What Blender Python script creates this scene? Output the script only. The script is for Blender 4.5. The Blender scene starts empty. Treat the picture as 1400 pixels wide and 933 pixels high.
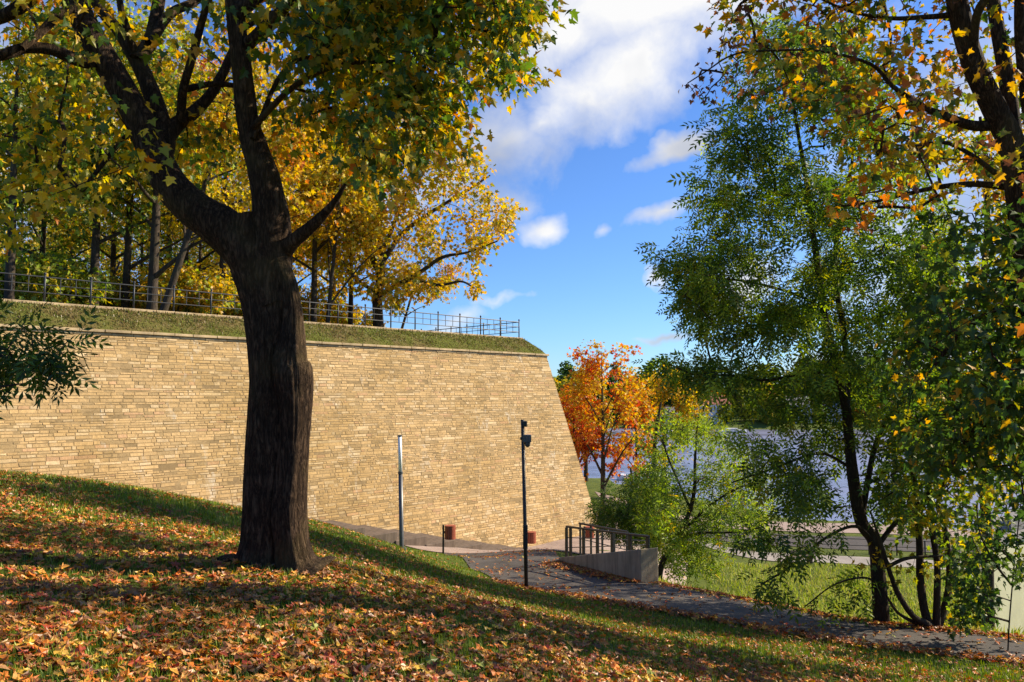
import bpy, math, random
import numpy as np
from mathutils import Vector, noise as mnoise

# ------------------------------------------------------------------ camera / light
SC = bpy.context.scene
COL = SC.collection
F_PX = 1050.0                       # focal length in pixels of the 1400 px wide photograph
PITCH = math.radians(4.0)
cam_d = bpy.data.cameras.new("camera")
cam_d.lens = 27.0; cam_d.sensor_width = 36.0; cam_d.clip_start = 0.05; cam_d.clip_end = 6000
cam = bpy.data.objects.new("camera", cam_d); COL.objects.link(cam)
cam.location = (0, 0, 0); cam.rotation_euler = (math.pi/2 + PITCH, 0, 0)
SC.camera = cam

SUN_EL, SUN_AZ = math.radians(33), math.radians(74)     # azimuth clockwise from +Y
SKY_STRENGTH = 0.092
sun_d = bpy.data.lights.new("sun", 'SUN'); sun_d.energy = 5.0; sun_d.angle = math.radians(0.5)
sun_d.color = (1.0, 0.86, 0.65)
sun = bpy.data.objects.new("sun", sun_d); COL.objects.link(sun)
sdir = Vector((math.cos(SUN_EL)*math.sin(SUN_AZ), math.cos(SUN_EL)*math.cos(SUN_AZ), math.sin(SUN_EL)))
sun.rotation_euler = sdir.to_track_quat('Z', 'Y').to_euler()
sun.location = sdir*60

vs = SC.view_settings
vs.view_transform = 'Standard'; vs.look = 'None'; vs.exposure = 0.9; vs.gamma = 1.0
SC.render.engine = 'CYCLES'
SC.cycles.use_denoising = True
SC.cycles.max_bounces = 7; SC.cycles.diffuse_bounces = 3; SC.cycles.transmission_bounces = 5
SC.cycles.transparent_max_bounces = 4
SC.cycles.caustics_reflective = False; SC.cycles.caustics_refractive = False

def P(u, v, D):
    """point at forward distance D (metres along +Y) seen at photo pixel (u, v)"""
    xc, yc = (u-700)/F_PX, -(v-466.5)/F_PX
    dy = math.cos(PITCH) - yc*math.sin(PITCH)
    dz = math.sin(PITCH) + yc*math.cos(PITCH)
    s = D/dy
    return np.array((xc*s, D, dz*s))

# ------------------------------------------------------------------ node helpers
class NT:
    def __init__(s, nt): s.nt = nt; s.n = nt.nodes; s.l = nt.links
    def add(s, typ, **kw):
        nd = s.n.new(typ)
        for k, v in kw.items():
            if k.startswith('i_'):
                key = k[2:]
                nd.inputs[int(key) if key.isdigit() else key.replace('_', ' ')].default_value = v
            else: setattr(nd, k, v)
        return nd
    def link(s, a, b): s.l.new(a, b)
    def math(s, op, a, b=None, c=None, clamp=False):
        nd = s.n.new('ShaderNodeMath'); nd.operation = op; nd.use_clamp = clamp
        for i, x in enumerate((a, b, c)):
            if x is None: continue
            if isinstance(x, (int, float)): nd.inputs[i].default_value = x
            else: s.l.new(x, nd.inputs[i])
        return nd.outputs[0]
    def mix(s, f, a, b, blend='MIX'):
        nd = s.n.new('ShaderNodeMix'); nd.data_type = 'RGBA'; nd.blend_type = blend
        for sock, x in ((nd.inputs[0], f), (nd.inputs[6], a), (nd.inputs[7], b)):
            if isinstance(x, (int, float)): sock.default_value = x
            elif isinstance(x, tuple): sock.default_value = (x[0], x[1], x[2], 1)
            else: s.l.new(x, sock)
        return nd.outputs[2]
    def ramp(s, f, stops):
        nd = s.n.new('ShaderNodeValToRGB'); e = nd.color_ramp.elements
        while len(e) < len(stops): e.new(0.5)
        for el, (p, c) in zip(e, stops):
            el.position = p; el.color = (c[0], c[1], c[2], 1) if isinstance(c, tuple) else (c, c, c, 1)
        s.l.new(f, nd.inputs[0]); return nd.outputs[0]
    def noise(s, vec, scale, detail=4, rough=0.55, dist=0.0):
        nd = s.n.new('ShaderNodeTexNoise'); nd.inputs['Scale'].default_value = scale
        nd.inputs['Detail'].default_value = detail; nd.inputs['Roughness'].default_value = rough
        nd.inputs['Distortion'].default_value = dist
        if vec is not None: s.l.new(vec, nd.inputs['Vector'])
        return nd.outputs[0]
    def mapping(s, vec, scale=(1, 1, 1), rot=(0, 0, 0)):
        nd = s.n.new('ShaderNodeMapping'); nd.inputs['Scale'].default_value = scale
        nd.inputs['Rotation'].default_value = rot; s.l.new(vec, nd.inputs['Vector']); return nd.outputs[0]

def new_mat(name):
    m = bpy.data.materials.new(name); m.use_nodes = True
    n = NT(m.node_tree); n.n.clear()
    out = n.add('ShaderNodeOutputMaterial')
    return m, n, out
def principled(n, out, rough=0.8, spec=0.3, metal=0.0):
    b = n.add('ShaderNodeBsdfPrincipled'); b.inputs['Roughness'].default_value = rough
    b.inputs['Specular IOR Level'].default_value = spec; b.inputs['Metallic'].default_value = metal
    n.link(b.outputs[0], out.inputs[0]); return b
def bump(n, bsdf, h, strength=0.5, dist=0.02):
    nd = n.add('ShaderNodeBump'); nd.inputs['Strength'].default_value = strength
    nd.inputs['Distance'].default_value = dist; n.link(h, nd.inputs['Height']); n.link(nd.outputs[0], bsdf.inputs['Normal'])
def mat_simple(name, col, rough=0.6, spec=0.3, metal=0.0, var=0.25, scale=8.0, bmp=0.15):
    m, n, out = new_mat(name); b = principled(n, out, rough, spec, metal)
    tc = n.add('ShaderNodeTexCoord').outputs['Object']
    f = n.noise(tc, scale, 5, 0.6)
    c = n.mix(n.ramp(f, [(0.3, 0.0), (0.7, 1.0)]), tuple(x*(1-var) for x in col), tuple(min(1, x*(1+var)) for x in col))
    n.link(c, b.inputs['Base Color'])
    if bmp: bump(n, b, n.noise(tc, scale*6, 3), bmp, 0.01)
    return m

def mat_leaf(name, trans=0.52, gloss=0.025):
    m, n, out = new_mat(name)
    at = n.add('ShaderNodeAttribute', attribute_name='Col')
    d = n.add('ShaderNodeBsdfDiffuse'); t = n.add('ShaderNodeBsdfTranslucent'); g = n.add('ShaderNodeBsdfGlossy')
    g.inputs['Roughness'].default_value = 0.45
    n.link(at.outputs['Color'], d.inputs['Color'])
    hs = n.add('ShaderNodeHueSaturation'); hs.inputs['Saturation'].default_value = 1.12; hs.inputs['Value'].default_value = 1.15
    n.link(at.outputs['Color'], hs.inputs['Color']); n.link(hs.outputs[0], t.inputs['Color'])
    m1 = n.add('ShaderNodeMixShader', i_0=trans); n.link(d.outputs[0], m1.inputs[1]); n.link(t.outputs[0], m1.inputs[2])
    m2 = n.add('ShaderNodeMixShader', i_0=gloss); n.link(m1.outputs[0], m2.inputs[1]); n.link(g.outputs[0], m2.inputs[2])
    n.link(m2.outputs[0], out.inputs[0]); return m

def mat_bark(name, c1, c2, stretch=(9, 9, 1.6), bs=0.9, dist=0.03):
    m, n, out = new_mat(name); b = principled(n, out, 0.9, 0.15)
    tc = n.add('ShaderNodeTexCoord').outputs['Object']
    mp = n.mapping(tc, stretch)
    f = n.noise(mp, 1.6, 7, 0.68, 0.5); f2 = n.noise(mp, 5.0, 4, 0.6)
    h = n.math('ADD', n.math('MULTIPLY', n.math('ABSOLUTE', n.math('SUBTRACT', f, 0.5)), 2.6), n.math('MULTIPLY', f2, 0.55))
    c = n.mix(n.ramp(h, [(0.30, 0.0), (0.85, 1.0)]), c1, c2)
    moss = n.ramp(n.noise(tc, 1.3, 4), [(0.52, 0.0), (0.72, 0.55)])
    c = n.mix(moss, c, (c2[0]*0.8, c2[1]*0.95, c2[2]*0.6))
    n.link(c, b.inputs['Base Color']); bump(n, b, h, bs, dist); return m

M = {}
M['leaf'] = mat_leaf('leaf')
M['leaf_fallen'] = mat_leaf('fallen_leaf', 0.2, 0.05)
M['grass_blade'] = mat_leaf('grass_blade', 0.3, 0.03)
M['bark'] = mat_bark('maple_bark', (0.025, 0.015, 0.009), (0.19, 0.12, 0.072), (12, 12, 2.6), 1.0, 0.04)
M['bark_far'] = mat_bark('grey_bark', (0.035, 0.027, 0.02), (0.11, 0.085, 0.062), (5, 5, 1.2), 0.5)
M['bark_thin'] = mat_bark('young_bark', (0.03, 0.022, 0.015), (0.10, 0.075, 0.05), (22, 22, 5), 0.5, 0.012)
M['black_metal'] = mat_simple('black_metal', (0.018, 0.018, 0.02), 0.45, 0.5, 0.0, 0.3, 20, 0.05)
M['grey_metal'] = mat_simple('grey_metal', (0.10, 0.105, 0.11), 0.4, 0.5, 0.3, 0.2, 14, 0.05)
M['rail_metal'] = mat_simple('railing_paint', (0.04, 0.044, 0.05), 0.5, 0.4, 0.2, 0.3, 12, 0.05)
M['lamp_tube'] = mat_simple('frosted_tube', (0.9, 0.9, 0.87), 0.3, 0.5, 0.0, 0.04, 6, 0.0)
M['bin_wood'] = mat_simple('red_brown_slats', (0.32, 0.085, 0.045), 0.6, 0.3, 0.0, 0.35, 25, 0.2)
M['white_plaster'] = mat_simple('white_plaster', (0.62, 0.6, 0.57), 0.9, 0.2, 0, 0.1, 1.5, 0.1)
M['yellow_plaster'] = mat_simple('pale_yellow_plaster', (0.60, 0.575, 0.37), 0.9, 0.2, 0, 0.12, 1.2, 0.15)
M['roof_red'] = mat_simple('red_roof', (0.25, 0.09, 0.06), 0.8, 0.2, 0, 0.25, 4, 0.3)
M['roof_grey'] = mat_simple('grey_roof', (0.20, 0.19, 0.18), 0.8, 0.2, 0, 0.2, 4, 0.3)
M['window_glass'] = mat_simple('dark_window', (0.03, 0.035, 0.045), 0.12, 0.5, 0, 0.2, 3, 0)
M['boat_white'] = mat_simple('boat_white', (0.75, 0.75, 0.73), 0.4, 0.4, 0, 0.05, 3, 0)
M['coping_stone'] = mat_simple('coping_stone', (0.46, 0.345, 0.195), 0.88, 0.2, 0, 0.35, 2.2, 0.6)
def mat_mortar():
    m, n, out = new_mat('lime_mortar'); b = principled(n, out, 0.95, 0.1)
    tc = n.add('ShaderNodeTexCoord').outputs['Object']
    f = n.noise(n.mapping(tc, (1, 1, 2.2)), 0.8, 6, 0.7, 0.3); g = n.noise(tc, 14, 4, 0.7)
    c = n.mix(n.ramp(f, [(0.42, 0.0), (0.62, 1.0)]), (0.27, 0.19, 0.095), (0.44, 0.31, 0.155))
    c = n.mix(1.0, c, n.ramp(g, [(0.3, 0.75), (0.7, 1.1)]), 'MULTIPLY')
    n.link(c, b.inputs['Base Color']); bump(n, b, g, 0.4, 0.01); return m
M['mortar'] = mat_mortar()

def mat_stone():
    m, n, out = new_mat('limestone_blocks'); b = principled(n, out, 0.88, 0.2)
    at = n.add('ShaderNodeAttribute', attribute_name='Col')
    tc = n.add('ShaderNodeTexCoord').outputs['Object']
    f = n.noise(tc, 9, 6, 0.7)
    c = n.mix(1.0, at.outputs['Color'], n.ramp(f, [(0.25, 0.62), (0.5, 1.0), (0.8, 1.18)]), 'MULTIPLY')
    big = n.noise(tc, 0.33, 5, 0.65, 0.4)                       # weathering patches
    c = n.mix(n.ramp(big, [(0.42, 0.0), (0.62, 0.7)]), c, n.mix(1.0, c, (0.74, 0.70, 0.55), 'MULTIPLY'))
    st = n.noise(n.mapping(tc, (1.1, 1.1, 0.35)), 1.0, 6, 0.75, 0.6)  # pale lime runs
    sm = n.math('MULTIPLY', n.ramp(st, [(0.57, 0.0), (0.70, 0.85)]), n.ramp(n.noise(tc, 5, 4), [(0.35, 0.2), (0.6, 1.0)]))
    c = n.mix(sm, c, (0.66, 0.61, 0.50))
    dk = n.noise(n.mapping(tc, (0.8, 0.8, 0.4)), 0.9, 5, 0.7, 0.8)
    c = n.mix(n.ramp(dk, [(0.58, 0.0), (0.74, 0.5)]), c, (0.16, 0.12, 0.065))
    n.link(c, b.inputs['Base Color']); bump(n, b, n.math('ADD', f, n.math('MULTIPLY', n.noise(tc, 40, 3), 0.5)), 0.6, 0.02)
    return m
M['stone'] = mat_stone()

def mat_ground():
    m, n, out = new_mat('grass_ground'); b = principled(n, out, 0.95, 0.1)
    tc = n.add('ShaderNodeTexCoord').outputs['Object']
    f = n.noise(tc, 1.1, 6, 0.65); g = n.noise(tc, 26, 5, 0.7)
    c = n.mix(n.ramp(f, [(0.35, 0.0), (0.65, 1.0)]), (0.06, 0.095, 0.016), (0.125, 0.16, 0.026))
    c = n.mix(n.ramp(g, [(0.5, 0.0), (0.68, 0.8)]), c, (0.085, 0.055, 0.025))
    n.link(c, b.inputs['Base Color']); bump(n, b, g, 0.9, 0.05); return m
M['ground'] = mat_ground()
def mat_bank():
    m, n, out = new_mat('dry_grass_bank'); b = principled(n, out, 0.95, 0.1)
    tc = n.add('ShaderNodeTexCoord').outputs['Object']
    f = n.noise(tc, 0.55, 6, 0.7); g = n.noise(tc, 11, 6, 0.75)
    c = n.mix(n.ramp(g, [(0.35, 0.0), (0.65, 1.0)]), (0.10, 0.075, 0.028), (0.21, 0.155, 0.062))
    c = n.mix(n.ramp(f, [(0.40, 0.0), (0.56, 0.8)]), c, (0.11, 0.135, 0.02))
    n.link(c, b.inputs['Base Color']); bump(n, b, g, 1.0, 0.08); return m
M['bank'] = mat_bank()
def mat_asphalt():
    m, n, out = new_mat('asphalt'); b = principled(n, out, 0.85, 0.25)
    tc = n.add('ShaderNodeTexCoord').outputs['Object']
    f = n.noise(tc, 1.4, 5, 0.7); g = n.noise(tc, 90, 3, 0.7)
    c = n.mix(n.ramp(f, [(0.3, 0.0), (0.7, 1.0)]), (0.055, 0.048, 0.042), (0.10, 0.088, 0.078))
    c = n.mix(1.0, c, n.ramp(g, [(0.3, 0.6), (0.7, 1.3)]), 'MULTIPLY')
    n.link(c, b.inputs['Base Color']); bump(n, b, g, 0.5, 0.01); return m
M['asphalt'] = mat_asphalt()
def mat_concrete(name, col, board=0.0):
    m, n, out = new_mat(name); b = principled(n, out, 0.85, 0.25)
    tc = n.add('ShaderNodeTexCoord').outputs['Object']
    f = n.noise(tc, 2.2, 6, 0.7); s = n.noise(n.mapping(tc, (5, 5, 0.7)), 1.2, 5, 0.7)
    c = n.mix(n.ramp(f, [(0.3, 0.0), (0.7, 1.0)]), tuple(x*0.75 for x in col), tuple(x*1.1 for x in col))
    c = n.mix(n.ramp(s, [(0.45, 0.0), (0.65, 0.75)]), c, tuple(x*0.45 for x in col))
    n.link(c, b.inputs['Base Color']); bump(n, b, n.noise(tc, 35, 4), 0.35, 0.01); return m
M['concrete'] = mat_concrete('concrete', (0.40, 0.325, 0.225))
M['step_stone'] = mat_concrete('step_stone', (0.165, 0.125, 0.095))
def mat_paver(name, c1, c2, sc=4.0):
    m, n, out = new_mat(name); b = principled(n, out, 0.85, 0.2)
    tc = n.add('ShaderNodeTexCoord').outputs['Object']
    br = n.add('ShaderNodeTexBrick', i_Scale=sc); n.link(tc, br.inputs['Vector'])
    br.inputs['Color1'].default_value = (*c1, 1); br.inputs['Color2'].default_value = (*c2, 1)
    br.inputs['Mortar'].default_value = (c1[0]*0.5, c1[1]*0.5, c1[2]*0.5, 1); br.inputs['Mortar Size'].default_value = 0.015
    f = n.noise(tc, 0.9, 5, 0.65)
    c = n.mix(1.0, br.outputs[0], n.ramp(f, [(0.3, 0.75), (0.7, 1.15)]), 'MULTIPLY')
    n.link(c, b.inputs['Base Color']); return m
M['pink_paver'] = mat_paver('pink_pavers', (0.34, 0.255, 0.21), (0.39, 0.30, 0.25))
M['grey_paver'] = mat_paver('grey_pavers', (0.30, 0.27, 0.235), (0.36, 0.32, 0.28), 3.0)
def mat_water():
    m, n, out = new_mat('lake_water'); b = principled(n, out, 0.22, 0.6)
    b.inputs['Base Color'].default_value = (0.20, 0.21, 0.30, 1)
    b.inputs['IOR'].default_value = 1.33
    tc = n.add('ShaderNodeTexCoord').outputs['Object']
    n.link(n.ramp(n.noise(n.mapping(tc, (0.012, 0.05, 1)), 1.0, 4, 0.6), [(0.38, 0.08), (0.62, 0.42)]), b.inputs['Roughness'])
    h = n.math('ADD', n.noise(n.mapping(tc, (0.5, 1.1, 1)), 0.9, 4, 0.6), n.math('MULTIPLY', n.noise(tc, 0.12, 3), 1.5))
    bump(n, b, h, 0.5, 0.16); return m
M['water'] = mat_water()

# ------------------------------------------------------------------ sky with clouds
W = bpy.data.worlds.new("World"); SC.world = W; W.use_nodes = True
n = NT(W.node_tree); n.n.clear()
wout = n.add('ShaderNodeOutputWorld'); bg = n.add('ShaderNodeBackground', i_Strength=SKY_STRENGTH)
sky = n.add('ShaderNodeTexSky', sky_type='NISHITA', sun_disc=False, sun_elevation=SUN_EL, sun_rotation=SUN_AZ)
sky.air_density = 1.0; sky.dust_density = 0.12; sky.ozone_density = 1.6
tcw = n.add('ShaderNodeTexCoord').outputs['Generated']
class _o: pass
hs = _o(); hs.outputs = [n.mix(1.0, sky.outputs[0], (0.46, 0.69, 1.08), 'MULTIPLY')]
wn = n.add('ShaderNodeTexNoise', i_Scale=6.0, i_Detail=5.0, i_Roughness=0.55); n.link(tcw, wn.inputs['Vector'])
sub = n.add('ShaderNodeVectorMath', operation='SUBTRACT'); n.link(wn.outputs[1], sub.inputs[0]); sub.inputs[1].default_value = (0.5, 0.5, 0.5)
scl = n.add('ShaderNodeVectorMath', operation='SCALE'); n.link(sub.outputs[0], scl.inputs[0]); scl.inputs['Scale'].default_value = 0.13
wd = n.add('ShaderNodeVectorMath', operation='ADD'); n.link(tcw, wd.inputs[0]); n.link(scl.outputs[0], wd.inputs[1])
wdir = wd.outputs[0]
CLOUDS = [  # px centre, half sizes px, angle deg (anticlockwise), weight
    (900, 0, 200, 80, 10, 1.0), (770, 50, 110, 66, 0, 0.85), (850, 100, 140, 55, 28, 0.9), (760, 165, 70, 28, 25, .7), (690, 195, 100, 42, 14, 0.75), (600, 245, 120, 40, 10, .5),
    (735, 300, 34, 26, 0, 0.85), (665, 262, 60, 30, 0, 0.5), (915, 190, 54, 17, 36, 0.95), (908, 304, 42, 14, 16, 0.65),
    (832, 325, 14, 9, 0, 0.4), (895, 397, 17, 11, 28, 0.8), (900, 467, 36, 8, 12, 0.6), (625, 445, 60, 16, 10, 0.45),
    (680, 415, 36, 9, 12, 0.4), (990, 395, 50, 30, 15, 1.0), (1180, 515, 110, 34, 5, 0.9), (1330, 465, 110, 48, 0, 1.0),
    (1390, 110, 110, 70, 20, 0.8), (1120, 60, 70, 30, 10, 0.4), (330, 190, 180, 50, 10, 0.6), (120, 300, 150, 60, 0, 0.6),
    (1700, 200, 300, 130, 10, 1.0), (500, -300, 300, 120, 0, 0.8), (-500, 100, 300, 160, 0, 0.8), (1100, -400, 300, 120, 12, 0.8)]
acc = None
for (u, v, a, b_, ang, wgt) in CLOUDS:
    d = Vector(P(u, v, 1.0)).normalized()
    r = d.cross(Vector((0, 0, 1))).normalized(); up = r.cross(d)
    ca, sa = math.cos(math.radians(ang)), math.sin(math.radians(ang))
    k = F_PX*max(0.35, d.y)
    t1 = (r*ca + up*sa)*(k/a); t2 = (up*ca - r*sa)*(k/b_)
    outs = []
    for t in (t1, t2, d*3.0):
        nd = n.add('ShaderNodeVectorMath', operation='DOT_PRODUCT'); n.link(wdir, nd.inputs[0]); nd.inputs[1].default_value = t
        outs.append(nd.outputs['Value'])
    cz = n.math('SUBTRACT', 3.0, outs[2])
    cb = n.add('ShaderNodeCombineXYZ'); n.link(outs[0], cb.inputs[0]); n.link(outs[1], cb.inputs[1]); n.link(cz, cb.inputs[2])
    ln = n.add('ShaderNodeVectorMath', operation='LENGTH'); n.link(cb.outputs[0], ln.inputs[0])
    f = n.math('MULTIPLY', n.math('SUBTRACT', 1.15, ln.outputs['Value'], clamp=False), wgt)
    acc = f if acc is None else n.math('MAXIMUM', acc, f)
fb = n.noise(tcw, 14, 7, 0.62, 0.3)
dens = n.math('ADD', acc, n.math('MULTIPLY', n.math('SUBTRACT', fb, 0.5), 0.95))
mask = n.ramp(dens, [(0.0, 0.0), (0.35, 0.45), (0.8, 0.96)])
shade = n.noise(tcw, 5, 4, 0.5, 0.2)
ccol = n.mix(n.ramp(shade, [(0.4, 0.0), (0.6, 1.0)]), (2.9, 3.1, 3.6), (5.9, 5.85, 5.75))
n.link(n.mix(mask, hs.outputs[0], ccol), bg.inputs[0]); n.link(bg.outputs[0], wout.inputs[0])

# ------------------------------------------------------------------ mesh helpers
def tag(o, label=None, cat=None, group=None, kind=None):
    if label: o['label'] = label
    if cat: o['category'] = cat
    if group: o['group'] = group
    if kind: o['kind'] = kind
    return o
def empty(name, loc, label=None, cat=None, group=None):
    o = bpy.data.objects.new(name, None); COL.objects.link(o); o.location = loc; o.empty_display_size = 0.3
    return tag(o, label, cat, group)
def np_obj(name, V, faces, mat, parent=None, col=None, smooth=True):
    """V (n,3); faces: list of int arrays (m,k); col (n,3) per-vertex colour"""
    me = bpy.data.meshes.new(name); V = np.asarray(V, np.float32)
    me.vertices.add(len(V)); me.vertices.foreach_set('co', V.ravel())
    idx = np.concatenate([f.ravel() for f in faces]).astype(np.int32)
    tot = np.concatenate([np.full(len(f), f.shape[1], np.int32) for f in faces])
    st = np.concatenate(([0], np.cumsum(tot)[:-1])).astype(np.int32)
    me.loops.add(len(idx)); me.loops.foreach_set('vertex_index', idx)
    me.polygons.add(len(tot)); me.polygons.foreach_set('loop_start', st)
    me.update(calc_edges=True); me.validate()
    me.polygons.foreach_set('use_smooth', np.full(len(me.polygons), bool(smooth)))
    if col is not None:
        ca = me.color_attributes.new('Col', 'FLOAT_COLOR', 'POINT')
        c4 = np.ones((len(V), 4), np.float32); c4[:, :3] = col; ca.data.foreach_set('color', c4.ravel())
    me.materials.append(mat)
    o = bpy.data.objects.new(name, me); COL.objects.link(o)
    if parent is not None: o.parent = parent
    return o
class MB:
    def __init__(s): s.v = []; s.f = []
    def add(s, V, Fs):
        b = len(s.v); s.v.extend([tuple(map(float, x)) for x in V]); s.f.extend([tuple(int(i)+b for i in f) for f in Fs]); return s
    def box(s, c, size, rz=0.0, bev=0.0):
        hx, hy, hz = size[0]/2, size[1]/2, size[2]/2; cr, sr = math.cos(rz), math.sin(rz)
        if bev <= 0: 
            loc = [(x, y, z) for z in (-hz, hz) for x, y in ((-hx, -hy), (hx, -hy), (hx, hy), (-hx, hy))]
            fs = [(3, 2, 1, 0), (4, 5, 6, 7), (0, 1, 5, 4), (1, 2, 6, 5), (2, 3, 7, 6), (3, 0, 4, 7)]
        else:
            b = min(bev, hx*0.9, hy*0.9, hz*0.9); loc = []
            for z, k in ((-hz, b), (-hz+b, 0), (hz-b, 0), (hz, b)):
                X, Y = hx-k, hy-k; c0 = b
                for x, y in ((-X+c0, -Y), (X-c0, -Y), (X, -Y+c0), (X, Y-c0), (X-c0, Y), (-X+c0, Y), (-X, Y-c0), (-X, -Y+c0)): loc.append((x, y, z))
            fs = [tuple(range(7, -1, -1)), tuple(range(24, 32))]
            for L in range(3):
                for i in range(8): fs.append((L*8+i, L*8+(i+1) % 8, L*8+8+(i+1) % 8, L*8+8+i))
        return s.add([(c[0]+x*cr-y*sr, c[1]+x*sr+y*cr, c[2]+z) for x, y, z in loc], fs)
    def tube(s, path, r, nseg=8, cap=True):
        V, Fq = tube_np(np.array(path, float), np.full(len(path), r) if np.isscalar(r) else np.array(r, float), nseg)
        b = len(s.v); s.add(V, Fq)
        if cap:
            m = len(path)-1
            s.f.append(tuple(b+i for i in range(nseg-1, -1, -1))); s.f.append(tuple(b+m*nseg+i for i in range(nseg)))
        return s
    def sphere(s, c, r, seg=12, rings=8):
        V = []; Fq = []
        for j in range(rings+1):
            t = math.pi*j/rings
            for i in range(seg):
                a = 2*math.pi*i/seg; V.append((c[0]+r*math.sin(t)*math.cos(a), c[1]+r*math.sin(t)*math.sin(a), c[2]+r*math.cos(t)))
        for j in range(rings):
            for i in range(seg): Fq.append((j*seg+i, j*seg+(i+1) % seg, (j+1)*seg+(i+1) % seg, (j+1)*seg+i)[::-1])
        return s.add(V, Fq)
    def prism(s, poly, z0, z1):
        k = len(poly); V = [(x, y, z0) for x, y in poly]+[(x, y, z1) for x, y in poly]
        Fs = [tuple(range(k-1, -1, -1)), tuple(range(k, 2*k))]+[(i, (i+1) % k, k+(i+1) % k, k+i) for i in range(k)]
        return s.add(V, Fs)
    def build(s, name, mat, parent=None, smooth=False, origin=None):
        me = bpy.data.meshes.new(name)
        V = s.v if origin is None else [(x-origin[0], y-origin[1], z-origin[2]) for x, y, z in s.v]
        me.from_pydata(V, [], s.f); me.update(); me.validate()
        if smooth:
            for p in me.polygons: p.use_smooth = True
        me.materials.append(mat); o = bpy.data.objects.new(name, me); COL.objects.link(o)
        if parent is not None: o.parent = parent
        elif origin is not None: o.location = origin
        return o
def copy_tree(o, parent=None):
    c = o.copy(); COL.objects.link(c)
    if parent is not None: c.parent = parent
    for ch in list(o.children): copy_tree(ch, c)
    return c

def tube_np(path, rad, nseg, ring_fn=None):
    m = len(path); T = np.gradient(path, axis=0); T /= np.linalg.norm(T, axis=1)[:, None]+1e-9
    up = np.array((1.0, 0, 0)) if abs(T[0][2]) > 0.5 else np.array((0, 0, 1.0))
    N = np.zeros_like(path); nrm = up - T[0]*np.dot(up, T[0]); N[0] = nrm/np.linalg.norm(nrm)
    for i in range(1, m):
        v = N[i-1]-T[i]*np.dot(N[i-1], T[i]); N[i] = v/(np.linalg.norm(v)+1e-9)
    B = np.cross(T, N)
    a = np.arange(nseg)*2*np.pi/nseg
    R = rad[:, None]*np.ones((1, nseg))
    if ring_fn is not None: R = ring_fn(R, a)
    V = path[:, None, :] + R[:, :, None]*(np.cos(a)[None, :, None]*N[:, None, :]+np.sin(a)[None, :, None]*B[:, None, :])
    i = np.arange(m-1)[:, None]*nseg; j = np.arange(nseg)[None, :]; jn = (j+1) % nseg
    Fq = np.stack([i+j, i+jn, i+nseg+jn, i+nseg+j], -1).reshape(-1, 4)
    return V.reshape(-1, 3), Fq
def crom(pts, per):
    pts = np.array(pts, float); Q = np.vstack([2*pts[0]-pts[1], pts, 2*pts[-1]-pts[-2]]); out = []
    for i in range(1, len(Q)-2):
        for t in np.linspace(0, 1, per, endpoint=False):
            p0, p1, p2, p3 = Q[i-1:i+3]
            out.append(0.5*((2*p1)+(-p0+p2)*t+(2*p0-5*p1+4*p2-p3)*t*t+(-p0+3*p1-3*p2+p3)*t**3))
    out.append(pts[-1]); return np.array(out)

# ------------------------------------------------------------------ terrain heights
def ctl():
    c = []
    def px(u, v, D): c.append(P(u, v, D))
    def xyz(x, y, z): c.append(np.array((x, y, z), float))
    xyz(0, 0, -1.65); xyz(-4, 0, -0.85); xyz(5, 0, -2.75); xyz(-9, 0, -0.1); xyz(11, 0, -3.6); xyz(0, -8, -1.3); xyz(-10, -8, .3); xyz(12, -8, -3.0)
    px(0, 933, 3.6); px(372, 770, 7.2); px(700, 933, 5.0); px(1050, 933, 7.5); px(1400, 933, 10.3)
    px(200, 800, 6.4); px(560, 800, 9.2); px(850, 860, 10.5)
    px(0, 650, 12.0); px(165, 665, 14.0); px(330, 697, 17.0); px(430, 713, 19.0); px(549, 750, 20.5); px(590, 757, 24)
    px(-300, 640, 10.5); px(120, 720, 8.6); px(480, 745, 13.5)
    for q in PATH_NEAR+PATH_FAR: px(*q)
    # trough in front of the wall and wall foot (falls to the right)
    for x in (-16, -12, -8, -4, -1.5): xyz(x, x+39.7, -5.1-.235*(1.414*x+11.2)-0.25)
    xyz(1, 40.7, -7.8); xyz(4, 43.4, -7.8); xyz(-1, 36.5, -7.3); xyz(2, 36, -7.5)
    xyz(-8, 27.6, -4.75); xyz(-5, 31, -5.95); xyz(-4, 27, -5.3); xyz(-6, 25, -4.45); xyz(-12, 23, -3.4); xyz(-2.2, 28, -6.0)
    px(830, 752, 36); xyz(6, 42, -7.8); xyz(4, 48, -8.1); xyz(2.6, 26, -5.7); xyz(3.4, 24, -5.5)
    # bank below the path and lower lawn
    xyz(6.2, 20.5, -5.9); xyz(8.5, 19, -5.9); xyz(11, 18, -5.9); xyz(15, 16.5, -6.0); xyz(22, 14, -6.0)
    xyz(7.5, 27, -7.6); xyz(12, 26, -7.7); xyz(18, 24, -7.8); xyz(26, 20, -7.9); xyz(34, 10, -7.8)
    for x, y in ((8, 36), (14, 35), (20, 34), (28, 31), (36, 26), (46, 18)): xyz(x, y, -9.0)
    for x, y in ((6, 56), (10, 46), (16, 44), (24, 42), (34, 38), (44, 33), (58, 22), (10, 70), (22, 54), (40, 46)): xyz(x, y, -9.35)
    xyz(24, 4, -5.0); xyz(20, -8, -4.5); xyz(40, -8, -7.8); xyz(-26, 4, 1.0); xyz(-26, 14, -0.6); xyz(-24, 18, -1.6); xyz(-26, -8, 1.5)
    return np.array(c)
PATH_NEAR = [(606, 756, 31.0), (622, 766, 26.5), (645, 780, 22.0), (682, 797, 18.6), (720, 808, 16.5), (780, 817, 15.5), (866, 831, 14.7), (1018, 857, 13.6), (1177, 884, 12.6), (1400, 910, 11.8), (1700, 940, 10.8)]
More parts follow.
